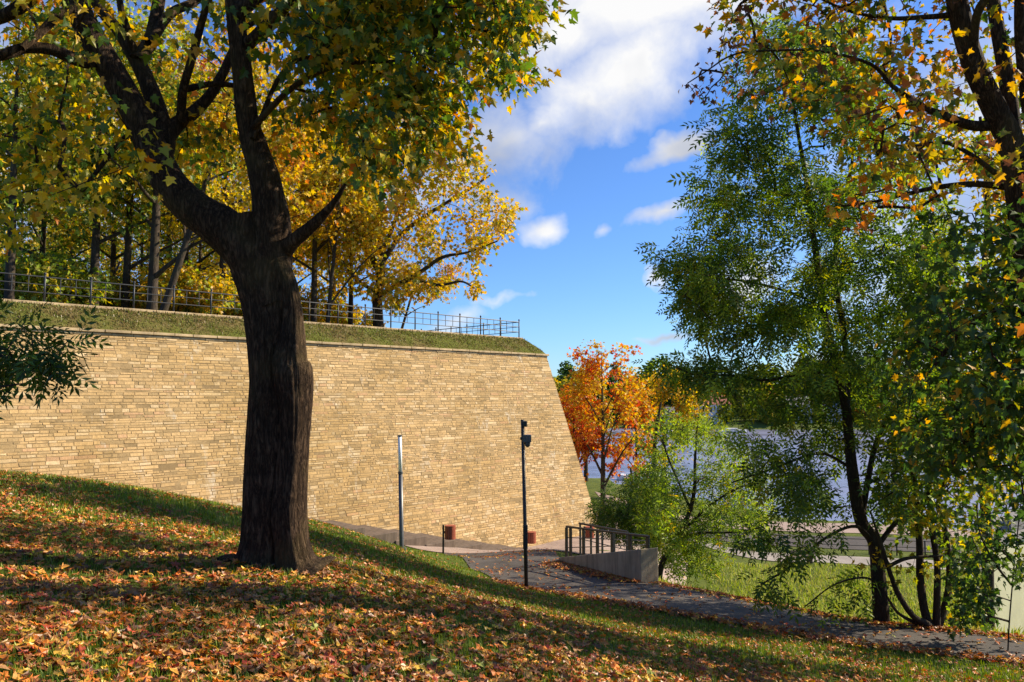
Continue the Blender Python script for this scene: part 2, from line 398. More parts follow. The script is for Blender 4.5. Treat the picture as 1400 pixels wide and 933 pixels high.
PATH_FAR = [(758, 752, 32.0), (760, 756, 27.0), (790, 768, 23.0), (840, 785, 20.5), (905, 801, 18.6), (966, 812, 17.3), (1071, 833, 16.0), (1198, 855, 14.8), (1283, 863, 14.2), (1400, 876, 13.6), (1700, 915, 12.4)]
CT = ctl()
def _U(r2): return 0.5*r2*np.log(r2+1e-9)
def tps_fit(C, lam=0.15):
    k = len(C); d2 = ((C[:, None, :2]-C[None, :, :2])**2).sum(-1)
    A = np.zeros((k+3, k+3)); A[:k, :k] = _U(d2)+lam*np.eye(k); A[:k, k] = 1; A[:k, k+1:] = C[:, :2]; A[k, :k] = 1; A[k+1:, :k] = C[:, :2].T
    return np.linalg.solve(A, np.concatenate([C[:, 2], np.zeros(3)]))
WT = tps_fit(CT)
def H(x, y):
    x = np.asarray(x, float); y = np.asarray(y, float); sh = x.shape; x = x.ravel(); y = y.ravel(); out = np.empty(len(x))
    for a in range(0, len(x), 20000):
        X = x[a:a+20000]; Y = y[a:a+20000]
        d2 = (X[:, None]-CT[None, :, 0])**2+(Y[:, None]-CT[None, :, 1])**2
        out[a:a+20000] = _U(d2)@WT[:-3]+WT[-3]+WT[-2]*X+WT[-1]*Y
    # away from the surveyed area settle to the flat riverside level
    d = np.maximum(0, np.maximum(np.maximum(-28-x, x-46), np.maximum(y-58, -10-y)))
    t = np.clip(d/14, 0, 1); t = t*t*(3-2*t)
    lvl = np.where(x < 5, np.where(y > 40, -9.35, 1.0), -9.35)
    out = out*(1-t)+lvl*t
    out = np.maximum(out, -9.4)
    s = shore(x, y); w = np.clip((s+0.5)/5, 0, 1)
    out = out*(1-w)+(-13.5)*w
    return out.reshape(sh)
SHORE = np.array([(-900, 330), (-120, 150), (-30, 108), (10, 90), (21, 61), (34, 53), (60, 45), (120, 30), (900, -150)], float)
def shore(x, y):
    """metres beyond the shoreline (positive = in the lake)"""
    return (y-np.interp(x, SHORE[:, 0], SHORE[:, 1]))*0.8
def Hs(x, y): return float(H(np.array([x]), np.array([y]))[0])

def axis(lo, hi, step, far_lo, far_hi, g=1.22):
    a = list(np.arange(lo, hi+1e-6, step)); s = step; v = hi
    while v < far_hi: s *= g; v += s; a.append(v)
    s = step; v = lo
    while v > far_lo: s *= g; v -= s; a.insert(0, v)
    return np.array(a)
GX = axis(-24, 36, 0.3, -1200, 1200); GY = axis(-5, 56, 0.3, -300, 420)
XX, YY = np.meshgrid(GX, GY); ZZ = H(XX, YY)
def grid_faces(ny, nx):
    i = np.arange(ny-1)[:, None]*nx; j = np.arange(nx-1)[None, :]
    return np.stack([i+j, i+j+1, i+nx+j+1, i+nx+j], -1).reshape(-1, 4)
tag(np_obj('ground', np.stack([XX, YY, ZZ], -1).reshape(-1, 3), [grid_faces(len(GY), len(GX))], M['ground']), kind='structure')
# lake and far shore
Zw = -10.6
tag(np_obj('water', [(-3000, -400, Zw), (3000, -400, Zw), (3000, 3000, Zw), (-3000, 3000, Zw)], [np.array([[0, 1, 2, 3]])], M['water'], smooth=False), kind='structure')
fx = np.linspace(-700, 1100, 181); fd = np.array([0, 6, 14, 30, 60, 100, 160, 300, 600, 1500, 3500.0])
fz = np.array([-11.5, -9.6, -9.0, -7.5, -5, -2, 0, 2, 4, 8, 14.0])
rng = np.random.default_rng(5)
def far_line(x): return 226+14*np.sin(x/70.0)+6*np.sin(x/23.0+1)-0.10*(x-80)
FV = np.array([[(x, far_line(x)+d, z+(1.2*math.sin(x/31+d*.02)+.8*math.sin(x/13.0))*min(1, d/40)) for x in fx] for d, z in zip(fd, fz)])
tag(np_obj('far_shore_hill', FV.reshape(-1, 3), [grid_faces(len(fd), len(fx))], M['ground']), kind='structure')
def Hfar(x, d): return float(np.interp(d, fd, fz))

def strip(name, A, B, dz, mat, cross=10, per=8):
    """surface draped over the ground between two edge lines"""
    a = crom(A, per); b = crom(B, per); k = min(len(a), len(b))
    a = a[np.linspace(0, len(a)-1, k).astype(int)]; b = b[np.linspace(0, len(b)-1, k).astype(int)]
    t = np.linspace(0, 1, cross)[None, :, None]
    G = a[:, None, :2]*(1-t)+b[:, None, :2]*t
    Z = H(G[..., 0], G[..., 1])+dz
    V = np.concatenate([G, Z[..., None]], -1)
    o = np_obj(name, V.reshape(-1, 3), [grid_faces(k, cross)], mat)
    me = o.data
    if sum(p.normal.z for p in me.polygons) < 0: me.flip_normals()
    return tag(o, kind='structure')
strip('asphalt_path', [P(*q) for q in PATH_NEAR], [P(*q) for q in PATH_FAR], 0.022, M['asphalt'], 16, 12)
def at_z(x, y): return np.array((x, y, 0.0))
strip('paved_terrace', [at_z(-5.0, 32.4), at_z(-2.9, 30.85), at_z(1.9, 30.9), at_z(3.4, 31.0), at_z(6.2, 33), at_z(9, 40), at_z(10, 52), at_z(8, 62)],
      [at_z(-4.6, 34.8), at_z(-3.0, 36.7), at_z(0.6, 39.9), at_z(4.0, 43.3), at_z(5.2, 44.5), at_z(4.2, 46.5), at_z(2, 54), at_z(1, 64)], 0.03, M['pink_paver'], 10, 8)
# promenade strips along the river: footway, road, pink riverside walk
def line_off(o): return [at_z(x, y+o) for x, y in ((8, 60), (13, 46.0), (18, 43.2), (26, 41), (36, 38), (48, 33), (62, 25))]
strip('footway', line_off(0), line_off(2.6), 0.03, M['grey_paver'], 6)
strip('road', line_off(5.0), line_off(9.5), 0.03, M['asphalt'], 6)
strip('riverside_walk', line_off(10.8), line_off(15.0), 0.03, M['pink_paver'], 6)

# ------------------------------------------------------------------ bastion
CT_X, CT_Y, ZT = 2.0, 44.0, 2.12           # top corner of the masonry
BAT = 0.215
DIR = np.array((.70711, .70711)); OUT = np.array((.70711, -.70711)); DIR2 = np.array((-.70711, .70711)); OUT2 = np.array((.70711, .70711))
def face_pt(s, z, off=0.0, second=False):
    b = BAT*(ZT-z)+off; d, o = (DIR2, OUT2) if second else (DIR, OUT)
    q = np.array((CT_X, CT_Y))+d*s+o*b
    return (q[0], q[1], z)
bastion = empty('stone_bastion', (CT_X, CT_Y, -8.0), 'huge sloping bastion wall of sunlit yellow limestone blocks', 'fortress wall')
def stones(second, s_min, rseed):
    R = random.Random(rseed); V = []; Fq = []; Cc = []
    z = -8.6
    while z < ZT-0.02:
        h = R.choice((0.075, 0.09, 0.105, 0.12, 0.135)); h = min(h, ZT-z)
        if ZT-(z+h) < 0.08: h = ZT-z
        corner = BAT*(ZT-z)
        sgn = -1 if not second else 1
        s = corner*(1 if not second else -1)      # corner edge in face coordinates
        end = s_min
        tint = R.uniform(0.88, 1.1); longc = R.uniform(0.8, 1.5)
        pend = -1 if not second else 1
        first = True
        while (s > end) if not second else (s < end):
            L = (R.choice((.13, .19, .24, .28, .33, .38, .55))*R.uniform(.85, 1.15)*longc) if not first else R.uniform(0.5, 0.9)
            first = False
            s2 = s+pend*L; g = R.uniform(0.005, 0.010); g2 = R.uniform(0.005, 0.011)
            off = R.uniform(0.0, 0.010) if R.random() > .05 else -0.022; jz = R.uniform(-.01, .008)
            a, b = s+pend*g, s2-pend*g
            za, zb = z+g2, z+h-g2+jz
            base = len(V); bev = R.uniform(.004, .008)
            sg = pend
            jj = [(R.uniform(-.012, .012), R.uniform(-.009, .009)) for _ in range(4)]
            for (ss, zz), (j1, j2) in zip(((a, za), (b, za), (b, zb), (a, zb)), jj): V.append(face_pt(ss+j1, zz+j2, -0.03, second))
            for (ss, zz), (j1, j2) in zip(((a+sg*bev, za+bev), (b-sg*bev, za+bev), (b-sg*bev, zb-bev), (a+sg*bev, zb-bev)), jj):
                V.append(face_pt(ss+j1, zz+j2, off+R.uniform(-.0025, .0025), second))
            quads = [(4, 5, 6, 7), (0, 1, 5, 4), (1, 2, 6, 5), (2, 3, 7, 6), (3, 0, 4, 7)]
            Fq += [tuple(base+i for i in (q[::-1] if not second else q)) for q in quads]
            p = R.random(); k = (0.6+0.4*tint)*R.uniform(0.84, 1.10)
            c = (0.56*k, 0.38*k, 0.178*k) if p < .62 else (0.63*k, 0.465*k, 0.26*k) if p < .80 else (0.43*k, 0.30*k, 0.145*k) if p < .96 else (0.55*k, 0.345*k, 0.18*k)
            Cc += [c]*8
            s = s2
        z += h
    return np.array(V), np.array(Fq), np.array(Cc)
for second, smin, sd, nm in ((False, -46, 3, 'front_facing'), (True, 34, 4, 'side_facing')):
    V, Fq, Cc = stones(second, smin, sd)
    np_obj('masonry_face', V-np.array(bastion.location), [Fq], M['stone'], bastion, Cc, smooth=False)
# backing body with mortar
def ring_at(z, off, L1=47, L2=35):
    b = BAT*(ZT-z)+off; cx = CT_X+1.41421*b
    A = np.array(face_pt(-L1, z, off)[:2]); Bq = np.array((cx, CT_Y)); C2 = np.array(face_pt(L2, z, off, True)[:2])
    D2 = C2+np.array((-25, -25)); 
    return [tuple(A), tuple(Bq), tuple(C2), tuple(D2)]
mb = MB(); r0 = ring_at(-8.9, -0.0035); r1 = ring_at(ZT, -0.0035)
mb.add([(x, y, -8.9) for x, y in r0]+[(x, y, ZT) for x, y in r1], [(i, (i+1) % 4, 4+(i+1) % 4, 4+i) for i in range(4)]+[(4, 5, 6, 7)])
mb.build('mortar_core', M['mortar'], bastion, origin=bastion.location)
# coping: two thin courses of slabs, upper one projecting
def coping(second, L):
    R = random.Random(11 if second else 12); mb = MB(); pend = -1 if not second else 1
    d, o = (DIR2, OUT2) if second else (DIR, OUT)
    rz = math.atan2(d[1], d[0])
    for z0, hh, proj in ((ZT+0.003, 0.085, 0.03), (ZT+0.10, 0.10, 0.10)):
        s = (proj if not second else -proj)
        while abs(s) < L:
            l = R.uniform(0.6, 1.3); m_ = s+pend*l/2
            c = np.array((CT_X, CT_Y))+d*m_+o*(proj+R.uniform(-.01, .012)-0.25)
            mb.box((c[0], c[1], z0+hh/2+R.uniform(-.006, .006)), (l-0.015, 0.5, hh), rz, 0.012); s += pend*l
    return mb
coping(False, 46).build('coping', M['coping_stone'], bastion, origin=bastion.location)
coping(True, 34).build('coping', M['coping_stone'], bastion, origin=bastion.location)
# earth bank above the coping, kerb and plateau
IN = 0.95; ZB = ZT+0.2; ZC = 3.2
def off_ring(inset, s, second=False):
    d, o = (DIR2, OUT2) if second else (DIR, OUT)
    q = np.array((CT_X, CT_Y))+d*s-o*inset; return q
def bank_grid(second, L):
    ns, nh = 240, 9; V = []
    pend = -1 if not second else 1
    for j in range(nh):
        t = j/(nh-1); ins = 0.02+IN*t*0.98; z = ZB-0.02+(ZC-ZB)*(t**0.85)
        s0 = -ins if not second else ins
        for i in range(ns):
            s = s0+pend*(L*i/(ns-1)); q = off_ring(ins, s, second)
            wob = 0.06*mnoise.noise((q[0]*1.3, q[1]*1.3, t*3))*math.sin(math.pi*t)
            V.append((q[0], q[1], z+wob))
    F4 = grid_faces(nh, ns)
    return np.array(V), F4
for second, L in ((False, 45), (True, 33)):
    V, F4 = bank_grid(second, L); o = np_obj('grass_bank', V, [F4], M['bank'])
    if sum(p.normal.z for p in o.data.polygons) < 0: o.data.flip_normals()
    tag(o, kind='structure')
kb = MB()
for second, L in ((False, 44), (True, 32)):
    d, o_ = (DIR2, OUT2) if second else (DIR, OUT); rz = math.atan2(d[1], d[0]); pend = -1 if not second else 1
    s = (0.0 if not second else 0.36)
    ins = IN+0.18
    s += -ins+0.18 if not second else ins-0.18
    R = random.Random(3)
    while abs(s) < L:
        l = 1.2; q = np.array((CT_X, CT_Y))+d*(s+pend*l/2)-o_*ins
        kb.box((q[0], q[1], ZC-0.02), (l-0.01, 0.36, 0.17), rz, 0.012); s += pend*l
tag(kb.build('kerb', M['coping_stone']), kind='structure')
c0 = np.array((CT_X-1.41421*(IN+0.3), CT_Y)); pl = [c0, c0-DIR*60, c0-DIR*60+DIR2*70, c0+DIR2*70]
mb = MB()
mb.add([(q[0], q[1], ZC-0.03) for q in pl], [(0, 3, 2, 1)])
o = mb.build('plateau_ground', M['bank']); tag(o, kind='structure')
if o.data.polygons[0].normal.z < 0: o.data.flip_normals()

# railing on the kerb
rail = empty('iron_railing', (c0[0], c0[1], ZC), 'long grey iron railing with ball topped posts along the bastion edge', 'railing')
RZ = ZC+0.065; ins = IN+0.18; rc = np.array((CT_X-1.41421*ins, CT_Y))
post = MB(); post.tube([(0, 0, 0), (0, 0, 0.98)], 0.033, 8); post.tube([(0, 0, 0), (0, 0, 0.03)], 0.05, 8)
post.sphere((0, 0, 1.02), 0.048, 10, 6); post_me = post.build('post', M['rail_metal'], rail, True)
bal = MB(); bal.tube([(0, 0, 0.33), (0, 0, 0.90)], 0.014, 6); bal_me = bal.build('baluster', M['rail_metal'], rail)
def place(src, x, y, z, first):
    o = src if first else src.copy()
    if not first: COL.objects.link(o); o.parent = rail
    o.location = (x-rail.location.x, y-rail.location.y, z-rail.location.z)
first = True; firstb = True
for d, nb in ((-DIR, 22), (DIR2, 9)):
    for i in range(nb+1):
        if i == 0 and d is not None and nb == 9: pass
        else:
            q = rc+d*(1.5*i); place(post_me, q[0], q[1], RZ, first); first = False
        if i < nb:
            for k in (1, 2):
                q = rc+d*(1.5*i+0.5*k); place(bal_me, q[0], q[1], RZ, firstb); firstb = False
    for zz, rr in ((0.90, 0.024), (0.62, 0.017), (0.33, 0.019)):
        mb = MB(); a = rc; b = rc+d*1.5*nb
        mb.tube([(a[0], a[1], RZ+zz), (b[0], b[1], RZ+zz)], rr, 8); mb.build('rail', M['rail_metal'], rail, origin=rail.location)

# ------------------------------------------------------------------ stone stairs along the wall foot
stairs = empty('stone_stairs', (-4, 34, -6), 'broad shallow dark stone steps descending along the foot of the bastion wall', 'stairs')
i = 0; s = -27.0
while s < -4.6:
    L = 1.5
    mid = s+L/2; zf = max(-7.72, -5.1-(mid+15.7)*0.235)        # level of the tread
    b = BAT*(ZT-zf)
    wide = 2.35
    c = np.array((CT_X, CT_Y))+DIR*mid+OUT*(b+0.05+wide/2)
    st = MB(); st.box((0, 0, 0), (L+0.12, wide, 0.6), math.pi/4, 0.02)
    o = st.build('step', M['step_stone'], stairs); o.location = (c[0]+4, c[1]-34, zf-0.40+6)
    s += L
def Hwalk(x, y): return Hs(x, y)

# ------------------------------------------------------------------ lamp, camera pole, bins
p = P(549, 750, 20.5); gz = Hs(p[0], p[1])
lamp = empty('street_lamp', (p[0], p[1], gz), 'slim grey lamp post topped by a long white light tube', 'street lamp')
hl = P(546, 596, 20.5)[2]-gz; lean = -0.075
mb = MB(); mb.tube([(0, 0, -0.2), (0, 0, 0.05), (lean*.66, 0, hl*0.67)], [0.062, 0.06, 0.056], 14); mb.build('pole', M['grey_metal'], lamp, True)
mb = MB(); mb.tube([(0, 0, -0.05), (0, 0, 0.025)], 0.13, 14); mb.build('base_plate', M['grey_metal'], lamp)
mb = MB(); mb.tube([(lean*.66, 0, hl*0.67), (lean, 0, hl-0.02)], 0.05, 14); mb.build('light_tube', M['lamp_tube'], lamp, True)
mb = MB(); mb.tube([(lean, 0, hl-0.02), (lean, 0, hl+0.015)], 0.058, 14); mb.build('cap', M['grey_metal'], lamp)
mb = MB(); mb.tube([(lean*.66, 0, hl*0.67-0.03), (lean*.66, 0, hl*0.67+0.03)], 0.066, 14); mb.build('collar', M['grey_metal'], lamp)

p = P(720, 807, 16.5); gz = Hs(p[0], p[1]); hp = P(715, 574, 16.5)[2]-gz
cp = empty('camera_pole', (p[0], p[1], gz), 'thin black pole at the path edge carrying surveillance cameras', 'camera pole')
def lx(z): return -0.085*z/hp
mb = MB(); mb.tube([(0, 0, -0.3), (lx(1.0), 0, 1.0), (lx(hp), 0, hp)], [0.042, 0.04, 0.036], 12); mb.build('pole', M['black_metal'], cp, True)
mb = MB(); mb.box((lx(1.07), -0.0, 1.12), (0.10, 0.10, 0.5), 0, 0.01); mb.build('service_hatch', M['black_metal'], cp)
zc = hp-0.40
mb = MB(); mb.box((lx(zc)+0.085, 0, zc), (0.19, 0.13, 0.16), 0, 0.012); mb.build('junction_box', M['grey_metal'], cp)
mb = MB(); mb.box((lx(zc)-0.01, 0, zc), (0.1, 0.1, 0.06), 0, 0.01); mb.build('bracket', M['black_metal'], cp)
mb = MB(); mb.tube([(lx(zc)+0.1, 0, zc-0.08), (lx(zc)+0.1, 0, zc-0.12)], 0.06, 14); mb.sphere((lx(zc)+0.1, 0, zc-0.13), 0.058, 14, 10)
mb.build('dome_camera', M['grey_metal'], cp, True)
mb = MB(); mb.box((lx(hp)+0.055, 0, hp-0.09), (0.09, 0.11, 0.12), 0, 0.01); mb.build('antenna_box', M['black_metal'], cp)

def litter_bin(u, v, D, label, z=None, rz=0.6):
    q = P(u, v, D); zz = (Hs(q[0], q[1])+0.05) if z is None else z
    r = empty('litter_bin', (q[0], q[1], zz), label, 'litter bin', 'red brown slatted litter bins by the bastion wall'); r.rotation_euler.z = rz
    if bin_src:
        for ch in bin_src[0].children:
            c = ch.copy(); COL.objects.link(c); c.parent = r
            for g in ch.children: d = g.copy(); COL.objects.link(d); d.parent = c
        return r
    mb = MB(); mb.box((0, 0, 0.53), (0.07, 0.07, 1.1), 0, 0.006); mb.build('post', M['black_metal'], r)
    mb = MB()
    for k in range(14):
        a = 2*math.pi*k/14; mb.box((0.27+0.2*math.cos(a), 0.2*math.sin(a), 0.80), (0.018, 0.08, 0.52), a, 0.004)
    b = mb.build('bin_body', M['bin_wood'], r)
    mb = MB(); mb.tube([(0.27, 0, 0.55), (0.27, 0, 1.04)], 0.185, 20); mb.build('liner', M['black_metal'], b)
    mb = MB()
    for zq in (0.56, 1.05):
        mb = MB(); mb.tube([(0.27, 0, zq-0.012), (0.27, 0, zq+0.012)], 0.218, 20); mb.build('rim', M['bin_wood'], b)
    mb = MB(); mb.box((0.05, 0, 0.8), (0.06, 0.05, 0.08)); mb.build('bracket', M['black_metal'], r)
    bin_src.append(r); return r
bin_src = []
litter_bin(606, 749, 30.5, 'red brown slatted litter bin on a dark post at the top of the asphalt path', rz=0.0)
litter_bin(719, 750, 36.5, 'red brown litter bin half hidden behind the black camera pole', rz=0.2)
litter_bin(799, 756, 37.0, 'red brown litter bin seen through the black handrail bars', rz=0.2)

# ------------------------------------------------------------------ concrete parapet and handrails
A = P(764, 757, 22.5); B = P(876, 796, 18.5); Bt = P(876, 751, 18.5); At = P(764, 756, 22.5)
par = empty('concrete_parapet', (B[0], B[1], B[2]), 'grey stained concrete wedge of wall rising from the path beneath black handrail', 'concrete wall')
dv = (B[:2]-A[:2]); ln = np.linalg.norm(dv); dv /= ln; nv = np.array((-dv[1], dv[0]))        # nv points away from the camera side
if nv[1] < 0: nv = -nv
TH = 0.5
def wedge(mb, a, b, za, zb, zbot_a, zbot_b, th):
    a2 = a+nv*th; b2 = b+nv*th
    V = [(a[0], a[1], zbot_a), (b[0], b[1], zbot_b), (b2[0], b2[1], zbot_b), (a2[0], a2[1], zbot_a),
         (a[0], a[1], za), (b[0], b[1], zb), (b2[0], b2[1], zb), (a2[0], a2[1], za)]
    mb.add(V, [(3, 2, 1, 0), (4, 5, 6, 7), (0, 1, 5, 4), (1, 2, 6, 5), (2, 3, 7, 6), (3, 0, 4, 7)])
mb = MB(); wedge(mb, A[:2], B[:2], Hs(A[0], A[1])+0.16, Bt[2], A[2]-0.8, B[2]-0.9, TH)
o = mb.build('wall_body', M['concrete'], par, origin=par.location)
bv = o.modifiers.new('b', 'BEVEL'); bv.width = 0.02; bv.segments = 2
mb = MB(); a = A[:2]+nv*1.9+dv*0.3; b = B[:2]+nv*1.9-dv*1.2
def hand_rail(a, b, za, zb, ta, tb, us, name_label, wpost, off):
    hr = empty('handrail', (a[0], a[1], za), name_label, 'handrail')
    org = hr.location
    for t in us:
        q = a+(b-a)*t+nv*off; z0 = za+(zb-za)*t; z1 = ta+(tb-ta)*t
        mb = MB(); mb.box((q[0], q[1], (z0+z1)/2-0.02), (wpost, 0.05, z1-z0-0.02), math.atan2(dv[1], dv[0]), 0.004)
        mb.build('post', M['black_metal'], hr, origin=org)
    a2 = np.append(a+nv*off, 0); b2 = np.append(b+nv*off, 0)
    mb = MB(); rzz = []
    mb.tube([(a2[0], a2[1], ta), (b2[0], b2[1], tb)], 0.032, 8); mb.build('top_rail', M['black_metal'], hr, origin=org)
    for f in (0.3, 0.64):
        mb = MB(); mb.tube([(a2[0], a2[1], za+(ta-za)*f), (b2[0], b2[1], zb+(tb-zb)*f)], 0.013, 8); mb.build('wire', M['grey_metal'], hr, origin=org)
    return hr
ta = P(766, 721, 22.5)[2]; tb = P(893, 735, 18.5)[2]
hand_rail(A[:2], B[:2], Hs(A[0], A[1])+0.16, Bt[2]-0.0, ta, tb, (0.0, 0.06, 0.24, 0.42, 0.60, 0.80, 0.985), 'black flat bar handrail standing on the concrete parapet', 0.11, TH*0.5)
a = A[:2]+nv*1.2-dv*1.0; b = A[:2]+nv*1.2+dv*ln*0.42
hand_rail(a, b, Hs(a[0], a[1])-0.1, Hs(b[0], b[1])-0.2, ta-0.12, ta*.6+tb*.4-0.10, (0.02, 0.26, 0.5, 0.74, 0.98), 'thinner second handrail behind, on the far side of the parapet passage', 0.05, 0.0)

# ------------------------------------------------------------------ pale building by the bank
q = P(1357, 800, 23.0); zr = P(1357, 744, 23.0)[2]
bd = empty('pale_building', (q[0], q[1], zr-4.2), 'small pale yellow plastered flat roofed building low at the edge of trees', 'building')
plan = [(0, 0), (4.8, 3.4), (7.2, 7.4), (2.9, 4.7)]
def grow_plan(k): 
    cx_ = sum(p_[0] for p_ in plan)/4; cy_ = sum(p_[1] for p_ in plan)/4
    return [(cx_+(x-cx_)*k, cy_+(y-cy_)*k) for x, y in plan]
mb = MB(); mb.prism(plan, 0, 4.1); mb.build('wall', M['yellow_plaster'], bd)
mb = MB(); mb.prism(grow_plan(1.04), 4.1, 4.2); mb.build('roof', M['roof_grey'], bd)
mb = MB(); mb.prism(grow_plan(.5), 4.2, 4.55); mb.build('roof_hatch', M['roof_grey'], bd)

# ------------------------------------------------------------------ promenade furniture
lo = line_off(3.6); lp = crom(lo, 10); seg = np.concatenate(([0], np.cumsum(np.linalg.norm(np.diff(lp[:, :2], axis=0), axis=1))))
def along(t): return np.array([np.interp(t, seg, lp[:, 0]), np.interp(t, seg, lp[:, 1])])
fence = empty('promenade_fence', (*along(10), -9.35), 'low black post and rail fence beside the riverside footway', 'fence'); fo = fence.location
tt = np.arange(6, 46, 1.5); pts = []
for t in tt:
    q = along(t); z = Hs(q[0], q[1]); pts.append((q[0], q[1], z))
    mb = MB(); mb.box((q[0], q[1], z+0.45), (0.06, 0.06, 0.95)); mb.build('post', M['black_metal'], fence, origin=fo)
for zz in (0.88, 0.5):
    mb = MB(); mb.tube([(x, y, z+zz) for x, y, z in pts], 0.02, 6); mb.build('rail', M['black_metal'], fence, origin=fo)
q = P(1093, 774, 43.0); bz = Hs(q[0], q[1])+0.03
bench = empty('park_bench', (q[0], q[1], bz), 'small dark bench on the footway beyond the lower lawn', 'bench'); bench.rotation_euler.z = 0.35
mb = MB()
for k in range(3): mb.box((0, -0.15+0.15*k, 0.45), (1.7, 0.12, 0.04), 0, .008)
mb.build('seat', M['step_stone'], bench)
mb = MB()
for k in range(2): mb.box((0, -0.28-0.03*k, 0.62+0.16*k), (1.7, 0.035, 0.12), 0, .008)
mb.build('backrest', M['step_stone'], bench)
for sx in (-0.7, 0.7):
    mb = MB(); mb.box((sx, 0, 0.21), (0.06, 0.42, 0.42)); mb.box((sx, -0.24, 0.55), (0.06, 0.05, 0.6)); mb.build('leg', M['black_metal'], bench)
# boats moored on the near shore and far side
def boat(x, y, rz, L, label, mast=True):
    b = empty('sailing_boat' if mast else 'motor_boat', (x, y, Zw), label, 'boat'); b.rotation_euler.z = rz
    V = []; sec = 7
    for i in range(sec):
        t = i/(sec-1); w = 0.16*L*(math.sin(math.pi*(0.18+0.82*t)) if t > .4 else 0.85+0.35*t)*(1 if t < .99 else .05)
        xx = (t-0.5)*L
        V += [(xx, -w, 0.65+0.25*t), (xx, -w*.75, -0.1), (xx, w*.75, -0.1), (xx, w, 0.65+0.25*t)]
    Fq = []
    for i in range(sec-1):
        for k in range(3): Fq.append((4*i+k, 4*i+4+k, 4*i+5+k, 4*i+1+k))
        Fq.append((4*i+3, 4*i+7, 4*i+4, 4*i))
    Fq += [(0, 1, 2, 3), tuple(4*(sec-1)+k for k in (3, 2, 1, 0))]
    mb = MB(); mb.add(V, Fq); mb.build('hull', M['boat_white'], b)
    mb = MB(); mb.box((-0.05*L, 0, 1.05), (0.42*L, 0.19*L, 0.55), 0, 0.12); c = mb.build('cabin', M['boat_white'], b)
    mb = MB(); mb.box((-0.05*L, 0, 1.1), (0.36*L, 0.196*L, 0.2)); mb.build('window', M['window_glass'], c)
    if mast:
        mb = MB(); mb.tube([(0.08*L, 0, 0.9), (0.08*L, 0, 1.25*L)], 0.06, 6); mb.build('mast', M['boat_white'], b)
        mb = MB(); mb.tube([(0.08*L, 0, 1.9), (-0.35*L, 0, 1.9)], 0.05, 6); mb.build('boom', M['boat_white'], b)
    return b
for (u, D, rz, L, lab, ms) in ((880, 98, 0.4, 7, 'white boat with a bare mast moored behind the light green tree', True), (1002, 215, 0.1, 8, 'white motor boat lying by the far shore below the white house', False),
                               (934, 214, 0.2, 7, 'white motor boat at the far shore under the yellow tree crown', False), (1130, 205, -0.2, 8, 'white motor boat on the far water behind the tall green ash', False)):
    q = P(u, 600, D); boat(q[0], D, rz, L, lab, ms)

# ------------------------------------------------------------------ houses on the far shore
def house(u, d, w, dp, h, roof, label, rz=0.1, two=False):
    D = 226+d; x = (u-700)/F_PX*D; y = far_line(x)+d; z = Hfar(x, d)-0.3
    hs_ = empty('far_house', (x, y, z), label, 'house'); hs_.rotation_euler.z = rz
    mb = MB(); mb.box((0, 0, h/2), (w, dp, h)); wl = mb.build('wall', M['white_plaster'], hs_)
    mb = MB(); e = 0.4; rh = w*0.0+dp*0.38
    V = [(-w/2-e, -dp/2-e, h), (w/2+e, -dp/2-e, h), (w/2+e, dp/2+e, h), (-w/2-e, dp/2+e, h), (-w/2-e, 0, h+rh), (w/2+e, 0, h+rh)]
    mb.add(V, [(0, 1, 5, 4), (2, 3, 4, 5), (0, 4, 3), (1, 2, 5), (3, 2, 1, 0)]); rf = mb.build('roof', M[roof], hs_)
    mb = MB(); mb.box((w*.2, 0.6, h+rh*0.9), (0.7, 0.7, 1.3)); mb.build('chimney', M['roof_red'], rf)
    nx = max(2, int(w/3.2))
    for fl in range(2 if h > 4.5 else 1):
        for k in range(nx):
            mb = MB(); xx = -w/2+w*(k+0.5)/nx; mb.box((xx, -dp/2-0.01, 1.7+2.8*fl), (1.1, 0.08, 1.3)); wf = mb.build('window', M['window_glass'], hs_)
    return hs_
house(981, 14, 9, 8, 6.2, 'roof_red', 'white two storey house with a red roof across the lake, left of the ash', 0.25)
house(1098, 16, 7.5, 7, 6.0, 'roof_grey', 'white house with grey roof across the lake, behind the ash trunk')
house(1150, 18, 5, 6, 4.4, 'roof_grey', 'narrow white house with grey roof on the far shore right of the ash trunk', -0.2)
house(1232, 20, 9, 7, 4.4, 'roof_red', 'long white house with red roof on the far shore behind the shrubby tree')
house(915, 8, 9, 6, 3.6, 'roof_grey', 'low white shed with grey roof at the water edge below the yellow tree')

